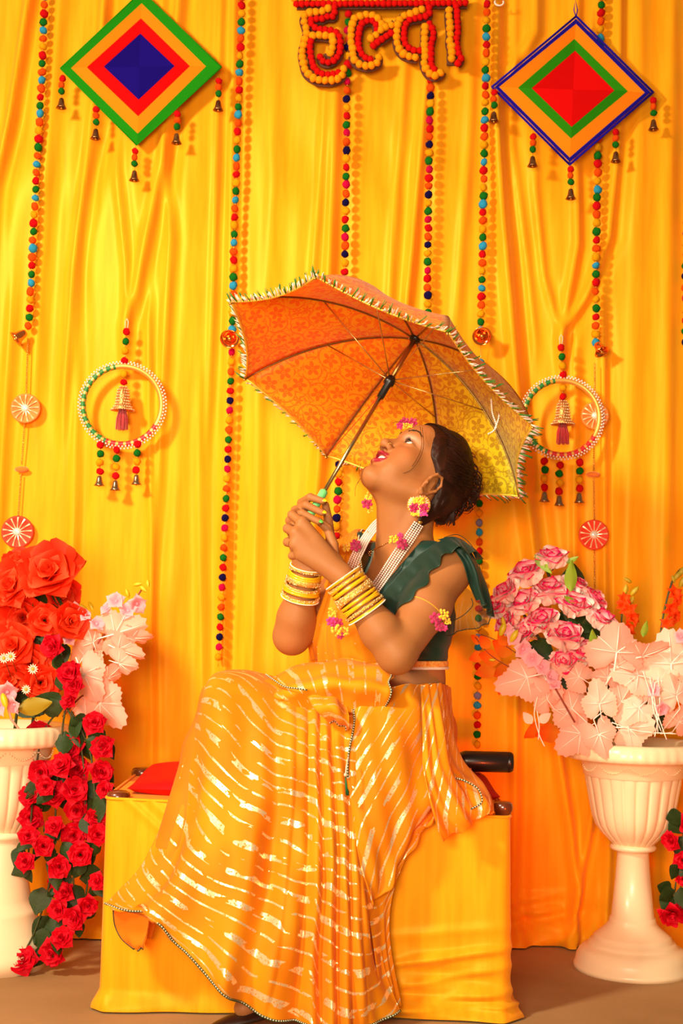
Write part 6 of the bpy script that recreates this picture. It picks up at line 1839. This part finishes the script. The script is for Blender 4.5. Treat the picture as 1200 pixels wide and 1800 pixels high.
g2 = T.n('ShaderNodeMix'); g2.data_type = 'RGBA'; g2.inputs[6].default_value = (.98, .28, .010, 1); g2.inputs[7].default_value = (.50, .42, .010, 1); T.l(pan.outputs['Fac'], g2.inputs[0])
g3 = T.n('ShaderNodeMix'); g3.data_type = 'RGBA'; T.l(pat, g3.inputs[0]); T.l(g1.outputs[2], g3.inputs[6]); T.l(g2.outputs[2], g3.inputs[7])
T.l(g3.outputs[2], b.inputs['Base Color']); b.inputs['Roughness'].default_value = .5; b.inputs['Sheen Weight'].default_value = .2
tr = T.n('ShaderNodeBsdfTranslucent'); T.l(g3.outputs[2], tr.inputs['Color']); mx = T.n('ShaderNodeMixShader'); mx.inputs[0].default_value = .55
T.l(b.outputs[0], mx.inputs[1]); T.l(tr.outputs[0], mx.inputs[2]); T.l(mx.outputs[0], bro.node_tree.nodes['Material Output'].inputs['Surface'])

LIME = [(1.0, .62), (.62, .22), (.22, 0), (0, 0), (0, 0), (0, .12), (.12, .45), (.45, 1.0)]  # lime tint at the two edges of each panel, stronger toward the rim
tuft_g = mat('fringe_green', '#3c7a20', .6); tuft_w = mat('fringe_pink', '#f6c8b8', .6); gold_edge = mat('gold_lace', '#f0c040', .4, .4)
metal_rib = mat('rib_metal', '#8a6a3c', .35, .8)
fr_r = random.Random(3)
for k in range(8):
    a0 = TH_K[k]; a1 = TH_K[(k+1) % 8]
    if a1 < a0: a1 += 2*math.pi
    NU, NV = 14, 16; G = []; uv = []; lm = []
    for i in range(NV+1):
        s = i/NV; pa = rib_pt(a0, s); pb = rib_pt(a1, s); row = []
        for j in range(NU+1):
            t = j/NU; p = pa.lerp(pb, t)
            sag = 4*t*(1-t)
            c = RC + AX*((p-RC).dot(AX)); p = p + (c-p)*(.055*sag*s*s) - AX*(.012*sag*math.sin(math.pi*s)) 
            row.append(p); w = (pb-pa).length
            uv.append(((t-.5)*w+k*1.37, s*RR*1.15, 0)); lm.append((LIME[k][0]*(1-t)+LIME[k][1]*t)*(.35+.65*s))
        G.append(row)
    vs = [p-Vector(um['_o']) for r in G for p in r]; n = NU+1
    fs = [(i*n+j, i*n+j+1, (i+1)*n+j+1, (i+1)*n+j) for i in range(NV) for j in range(NU)]
    me = bpy.data.meshes.new('canopy_panel'); me.from_pydata([tuple(v) for v in vs], [], fs); me.materials.append(bro); me.shade_smooth()
    q = me.attributes.new('uvm', 'FLOAT_VECTOR', 'POINT'); q.data.foreach_set('vector', [c for u in uv for c in u])
    q = me.attributes.new('lime', 'FLOAT', 'POINT'); q.data.foreach_set('value', lm)
    pn = link('canopy_panel', me, um)
    so = pn.modifiers.new('thickness', 'SOLIDIFY'); so.thickness = .0008; so.offset = 0
    # gold lace tape on the rim and the fringe of little tufts
    mb = MB(); mb.tube([p+AX*.0015 for p in G[-1]], .0028, 6); tp = mb.build('rim_tape', gold_edge, pn)
    mb = MB(); ps = resample(G[-1], .0072)
    for q_, p in enumerate(ps):
        out = (p-RC); out = (out-AX*out.dot(AX)).normalized(); along = (G[-1][-1]-G[-1][0]).normalized()
        d = (out*.8+AX*fr_r.uniform(-.1, .5)+along*fr_r.uniform(-.1, .6)).normalized(); mi = q_ % 3 == 0
        L = fr_r.uniform(.020, .030) if mi else fr_r.uniform(.012, .020)
        for z in range(3):
            e = p+d*L+Vector((fr_r.uniform(-.003, .003), fr_r.uniform(-.003, .003), fr_r.uniform(-.003, .003)))
            mb.tube([p, e], [.0016, .0008], 4, mi=0 if mi else 1)
    o = mb.build('fringe', [tuft_g, tuft_w], pn); o['kind'] = 'stuff'
RUN = H1.lerp(H0, .285)
for k in range(8):
    a = TH_K[k]
    mb = MB(); pts = [rib_pt(a, i/14)-AX*.004 for i in range(15)]; mb.tube(pts, [.0021]*12+[.0016]*3, 6); rb = mb.build('rib', metal_rib, um)
    mb = MB(); mb.ball(pts[-1], .0036, 8, 6); mb.build('rib_tip', gold, rb)
    mb = MB(); mb.tube([RUN+(rib_pt(a, .5)-RUN).normalized()*.010, rib_pt(a, .50)-AX*.006], .0014, 6); mb.build('stretcher', mat('stretcher_steel', '#d8b070', .3, .9), um)
steel = mat('shaft_steel', '#b9a070', .22, .95)
mb = MB(); mb.tube([H0, RUN], .0046, 14); mb.build('lower_shaft', steel, um)
mb = MB(); mb.tube([RUN, H1], .0058, 14); mb.build('upper_shaft', mat('shaft_copper', '#a8703a', .3, .8), um)
blkp = mat('black_plastic', '#15100e', .35)
mb = MB(); mb.lathe([(.0001, -.052), (.0085, -.052), (.0085, -.012), (.013, -.010), (.013, .002), (.010, .004), (.010, .009), (.0001, .009)], RUN, AX, 20); mb.build('runner', blkp, um)
mb = MB(); mb.lathe([(.0001, -.008), (.011, -.008), (.013, -.002), (.013, .004), (.006, .007), (.004, .030), (.0001, .031)], H1-AX*.002, AX, 20); mb.build('hub', blkp, um)
mb = MB(); mb.lathe([(.0001, -.150), (.0085, -.148), (.0092, -.140), (.0090, -.02), (.0096, .0), (.0095, .006), (.007, .009), (.0001, .009)], H0, AX, 24); mb.build('handle', mat('mint_handle', '#7ee08a', .35, trans=.2), um)
# red cord from the runner to the lower left tip, pearl strings from the right side
mb = MB(); mb.tube([RUN-AX*.02, RUN.lerp(rib_pt(TH_K[2], 1.0), .5)+Vector((.001, 0, -.003)), rib_pt(TH_K[2], 1.0)], .0010, 5); mb.build('cord', mat('red_cord', '#e83418', .7), um)
mb = MB()
for pts in ([(856,655,.10),(862,690,.10),(865,725,.10),(872,748,.10),(866,758,.10),(857,763,.10)], [(872,660,.10),(869,690,.10),(877,715,.10),(876,735,.10),(870,752,.10)]):
    for p in resample(catmull([P(*q) for q in pts], 8), .0046): mb.ball(p, .0023, 6, 5)
o = mb.build('pearl_string', pearl, um); o['kind'] = 'stuff'

# ---------------------------------------------------------------- jewellery (worn: parts of the woman)
byel = mat('bangle_yellow', '#f6b010', .28, coat=.5); bgl = mat('bangle_glitter', '#f0a030', .25, .6, noise=(500, '#ffd070', .08), bump=(500, 1.0)); bwh = mat('bangle_beads', '#fff0dc', .3)
def bangles(a, b_, spec, radii, squash, side):
    """stack from a to b_ along the forearm"""
    a = Vector(a); b_ = Vector(b_); ax = (b_-a).normalized(); L = (b_-a).length; n = len(spec); pos = 0; tot = sum(w for _, w in spec)
    u = ax.orthogonal().normalized(); u = (Vector((0,-1,0))-ax*Vector((0,-1,0)).dot(ax)).normalized(); w = ax.cross(u)
    for i, (kind, wd) in enumerate(spec):
        f = (pos+wd/2)/tot; c = a.lerp(b_, f); R = radii[0]+(radii[1]-radii[0])*f; hw = L*wd/tot/2*.94; pos += wd
        tlt = ax*side*(.004*math.sin(i*2.1))
        N = 56; rows = []
        prof = [(0, -1), (.0022, -.9), (.0034, -.4), (.0034, .4), (.0022, .9), (0, 1), (-.0008, .5), (-.0008, -.5)]
        mb = MB()
        for k in range(N):
            an = 2*math.pi*k/N; d = u*math.cos(an)*squash+w*math.sin(an)
            rows.append([c+d*(R+p)+ax*h*hw+tlt*math.cos(an) for p, h in prof])
        rows.append(rows[0]); mb.grid(rows, closed=True)
        o = mb.build('bangle', {'y': byel, 'g': bgl, 'w': byel}[kind], woman)
        if kind in 'wg':
            mb = MB()
            if kind == 'w':
                for k in range(110):
                    an = 2*math.pi*k/110; d = u*math.cos(an)*squash+w*math.sin(an); mb.ball(c+d*(R+.0035)+ax*hw*(-.6 if i == 0 else .6)+tlt*math.cos(an), .0015, 5, 4)
            else:
                rg = random.Random(i)
                for k in range(90):
                    an = rg.uniform(0, 6.28); d = u*math.cos(an)*squash+w*math.sin(an); mb.ball(c+d*(R+.0036)+ax*hw*rg.uniform(-.8, .8)+tlt*math.cos(an), rg.choice([.0012, .0016, .0022]), 5, 4)
            q = mb.build('bangle_beads', bwh if kind == 'w' else mat('sparkle', '#ffe8b0', .12, .8), o); q['kind'] = 'stuff'
f0 = (E_L-W_L).normalized(); f1_ = (E_R-W_R).normalized()
bangles(W_L+f0*.004, W_L+f0*.098, [('w', .9), ('g', .8), ('y', 1), ('y', 1.1), ('g', 1), ('g', 1.7), ('y', .9), ('y', .9), ('y', .9), ('g', .9), ('w', .9)], (.0400, .0440), .92, 1)
bangles(W_R-f1_*.018, W_R+f1_*.062, [('w', .9), ('g', .7), ('y', 1.1), ('y', 1), ('g', 1.9), ('g', 1), ('y', 1.1), ('y', .9), ('g', .9), ('w', .9)], (.0330, .0400), .92, -1)
# ring
d = (HL['ring'][1]-HL['ring'][0]).normalized(); c = HL['ring'][0].lerp(HL['ring'][1], .25)
mb = MB(); mb.lathe([(.0122, -.0016), (.0135, 0), (.0122, .0016), (.0112, 0)], c, d, 20)
for k in range(5): mb.ball(c+Vector((-.004+.002*k, -.012, .006*math.cos(k*1.5))), .0022, 6, 5)
mb.build('finger_ring', mat('ring_gold', '#ffb050', .15, 1.0), woman)

mag = mat('magenta_flower', '#c40a58', .6, sheen=.3); mag2 = mat('pink_flower', '#e8288a', .6, sheen=.3); yfl = mat('yellow_flower', '#f8bc10', .6, sheen=.3); leafg = mat('small_leaf', '#2c5a20', .6)
def mini_rose(mb, c, r, mi, nrm_=(0, -1, 0)):
    """small ribbon rose: coiled ridge with petals round it"""
    n = Vector(nrm_).normalized(); x = n.orthogonal().normalized(); y = n.cross(x)
    rows = []
    for i in range(40):
        f = i/39; a = f*2.6*2*math.pi; R_ = r*(.12+.58*f)
        d = x*math.cos(a)+y*math.sin(a); rows.append([c+d*R_, c+d*R_*1.06+n*r*(.75-.45*f)])
    mb.grid(rows, mi)
    for k in range(6):
        a = k*math.pi/3; d = x*math.cos(a)+y*math.sin(a); mb.ball(c+d*r*.72+n*r*.08, (r*.36, r*.36, r*.22), 8, 5, R=Matrix((x, y, n)).transposed(), mi=mi)
    mb.ball(c, (r*.62, r*.62, r*.3), 10, 6, R=Matrix((x, y, n)).transposed(), mi=mi)
def pollen(mb, c, r, mi, rg, n=22):
    for k in range(n):
        d = Vector((rg.uniform(-1, 1), -rg.uniform(.1, .8), rg.uniform(-1, 1)))*r; mb.ball(c+d*.8, r*.26, 6, 5, mi=mi)
rg = random.Random(2); FLM = [mag, yfl, mag2, leafg]
def cluster(name, items, parent=None):
    mb = MB()
    for kind, x, y, dep, r in items:
        c = P(x, y, dep); rr = PX(r, dep)
        if kind == 'm': mini_rose(mb, c, rr, 0, (rg.uniform(-.3, .3), -1, rg.uniform(-.2, .3)))
        elif kind == 'p': mini_rose(mb, c, rr, 2, (rg.uniform(-.3, .3), -1, rg.uniform(-.2, .3)))
        elif kind == 'y': pollen(mb, c, rr, 1, rg)
    return mb.build(name, FLM, parent or woman)
# pearl necklace with five strands
NP = FD.pick(['torso', 'neck', 'head'])
neck = None
mb = MB(); sides = []
for k in range(5):
    o = (k-2)
    ptsR = [(735+o*3.4, 922+o*2.0), (718+o*3.6, 948+o*2.4), (697+o*3.6, 978+o*2.4), (676+o*3.3, 1010+o*2.6), (655+o*3.0, 1040+o*2.6), (640+o*2.0, 1062+o*2.4)]
    line = [cast(NP, x, y, .0115) for x, y in ptsR]
    for i, (x, y) in enumerate(ptsR): line[i] = line[i]+Vector((0, -.003-.003*(i > 2), 0))
    for p in resample(catmull(line, 6), .0052): mb.ball(p, .0025, 7, 5)
    ptsL = [(676+o*2.6, 912+o*2.0), (662+o*2.8, 922+o*1.8), (644+o*3.0, 945+o*1.6), (632+o*3.4, 966+o*1.8), (623+o*3.8, 985+o*1.6), (615+o*4.2, 1008+o*1.2), (612+o*5, 1026+o*.8)]
    sg_ = []
    for i in range(len(ptsL)): sg_.append(P(ptsL[i][0], ptsL[i][1], [.27,.235,.165,.125,.110,.100,.09][i]-.004))
    for p in resample(catmull(sg_, 6), .0052): mb.ball(p, .0025, 7, 5)
nk = mb.build('pearl_necklace', mat('pearl_pink', '#f8e0d4', .25, coat=.5), woman); nk['kind'] = 'stuff'
pR = cast(NP, 706, 956, .02); pL = P(622, 960, .10)
cluster('necklace_flower', [('m', 706, 956, pR.y-.010, 11), ('y', 692, 949, pR.y-.008, 9), ('p', 703, 942, pR.y-.002, 6)])
cluster('necklace_flower', [('m', 624, 959, .088, 11), ('y', 610, 962, .090, 9), ('y', 622, 945, .094, 6)])
mb = MB(); mb.ball(cast(NP, 738, 918, .014), (.006, .006, .004), 10, 6); mb.build('necklace_clasp', gold, woman)
# thin gold chain and pendant
mb = MB(); ln = [cast(NP, x, y, .0022) for x, y in [(646,934),(648,950),(653,966),(665,962),(680,954),(692,948)]]
mb.tube(catmull(ln, 6), .0008, 5)
for p in resample(catmull(ln, 6), .006): mb.ball(p, .0012, 5, 4)
c = cast(NP, 652, 973, .004)
for k in range(8): mb.ball(c+Vector((math.cos(k*.785)*.0055, -.001, math.sin(k*.785)*.0055)), .0018, 6, 4)
mb.ball(c, .0022, 6, 5); mb.build('gold_pendant', mat('bright_gold', '#ffc468', .2, 1), woman)
# earrings
def earring(cx, cy, dep, r, tilt):
    c = P(cx, cy, dep); R_ = PX(r, dep); ax = Vector((tilt, -1, .05)).normalized()
    mb = MB(); mb.lathe([(0.0001, 0), (R_*.96, 0), (R_, .0015), (R_*.9, .003), (0.0001, .0025)], c, ax, 28); e = mb.build('earring', mat('gota_disc', '#f09a30', .35, .4), woman)
    mb = MB(); x = Vector((0,0,1)).cross(ax).normalized(); z = ax.cross(x)
    for k in range(26):
        a = k*2*math.pi/26; d = x*math.cos(a)+z*math.sin(a); s = x*-math.sin(a)+z*math.cos(a)
        mb.tube([c+d*R_*.55+ax*.0035, c+d*R_*.97+ax*.0035], .0009, 5)
    q = mb.build('gota_rays', mat('gota_white', '#ffe8c8', .3, .3), e); q['kind'] = 'stuff'
    mb = MB(); mini_rose(mb, c+x*-R_*.38*1-z*R_*.25+ax*.006, R_*.42, 0, ax); mini_rose(mb, c+x*R_*.45-z*R_*.22+ax*.006, R_*.42, 0, ax)
    for k in range(30): mb.ball(c+x*rg.uniform(-.42, .42)*R_+z*R_*(.38+rg.uniform(-.28, .26))+ax*(.006+rg.uniform(0, .003)), R_*.11, 6, 4, mi=1)
    for k in range(16): mb.ball(c-x*rg.uniform(-.05, .6)*R_-z*R_*(.78+rg.uniform(-.14, .14))+ax*.006, R_*.10, 6, 4, mi=1)
    for k in range(16): mb.ball(c+x*rg.uniform(.1, .8)*R_-z*R_*(.72+rg.uniform(-.16, .2))+ax*.006, R_*.10, 6, 4, mi=2)
    mb.build('earring_flowers', FLM, e)
    return e
earring(736, 888, .085, 21, -.15)
mb = MB(); mb.tube([EAR_LOBE, P(739, 868, .088)], .0009, 6); mb.build('ear_hook', gold, woman)
cluster('far_earring', [('m', 645, 885, .20, 10), ('y', 648, 872, .205, 9), ('y', 650, 898, .205, 6)])
# flower above the forehead, nose stud
ff = cast(HEAD, 716, 750, .004)
cluster('hair_flower', [('m', 711, 742, ff.y-.004, 9), ('m', 725, 743, ff.y-.004, 9), ('p', 703, 748, ff.y-.004, 7), ('y', 713, 749, ff.y-.012, 6), ('y', 721, 749, ff.y-.012, 5)])
ns = cast(HEAD, 683, 780, .001); mb = MB(); mb.ball(ns, .0022, 8, 6); mb.tube([ns+Vector((.0045*math.cos(a)+.002, 0, .0045*math.sin(a)-.003)) for a in [k*.5 for k in range(7)]], .0005, 5); mb.build('nose_stud', mat('bright_gold', '', 0), woman)
# arm string with flowers; flowers at the waist
ua = (E_L-S_L).normalized(); cc = S_L.lerp(E_L, .52)
ring_pts = []
x = (Vector((0,-1,0))-ua*Vector((0,-1,0)).dot(ua)).normalized(); y = ua.cross(x)
for m_, col_, sh_ in ((0, '#d82848', 0), (1, '#e8a020', .004)):
    mb = MB(); pts = []
    for k in range(40):
        a = k*2*math.pi/40; pts.append(cc+ua*sh_+(x*math.cos(a)+y*math.sin(a))*.0545)
    mb.tube(pts, .0014, 6, closed=True); mb.build('arm_string', mat('arm_string'+str(m_), col_, .6), woman)
ARMF = FD.pick(['arm']); ap = cast(ARMF, 772, 1090, .010)
cluster('armlet_flowers', [('m', 765, 1087, ap.y-.012, 11), ('y', 780, 1080, ap.y-.008, 10), ('m', 772, 1101, ap.y-.008, 9), ('y', 787, 1092, ap.y-.004, 6), ('p', 781, 1104, ap.y-.004, 6)])
cluster('waist_flowers', [('y', 585, 1077, .035, 9), ('p', 582, 1092, .03, 9), ('m', 594, 1095, .03, 9), ('y', 592, 1108, .025, 11), ('y', 605, 1110, .03, 9), ('m', 598, 1117, .022, 7), ('m', 586, 1098, .03, 7)])
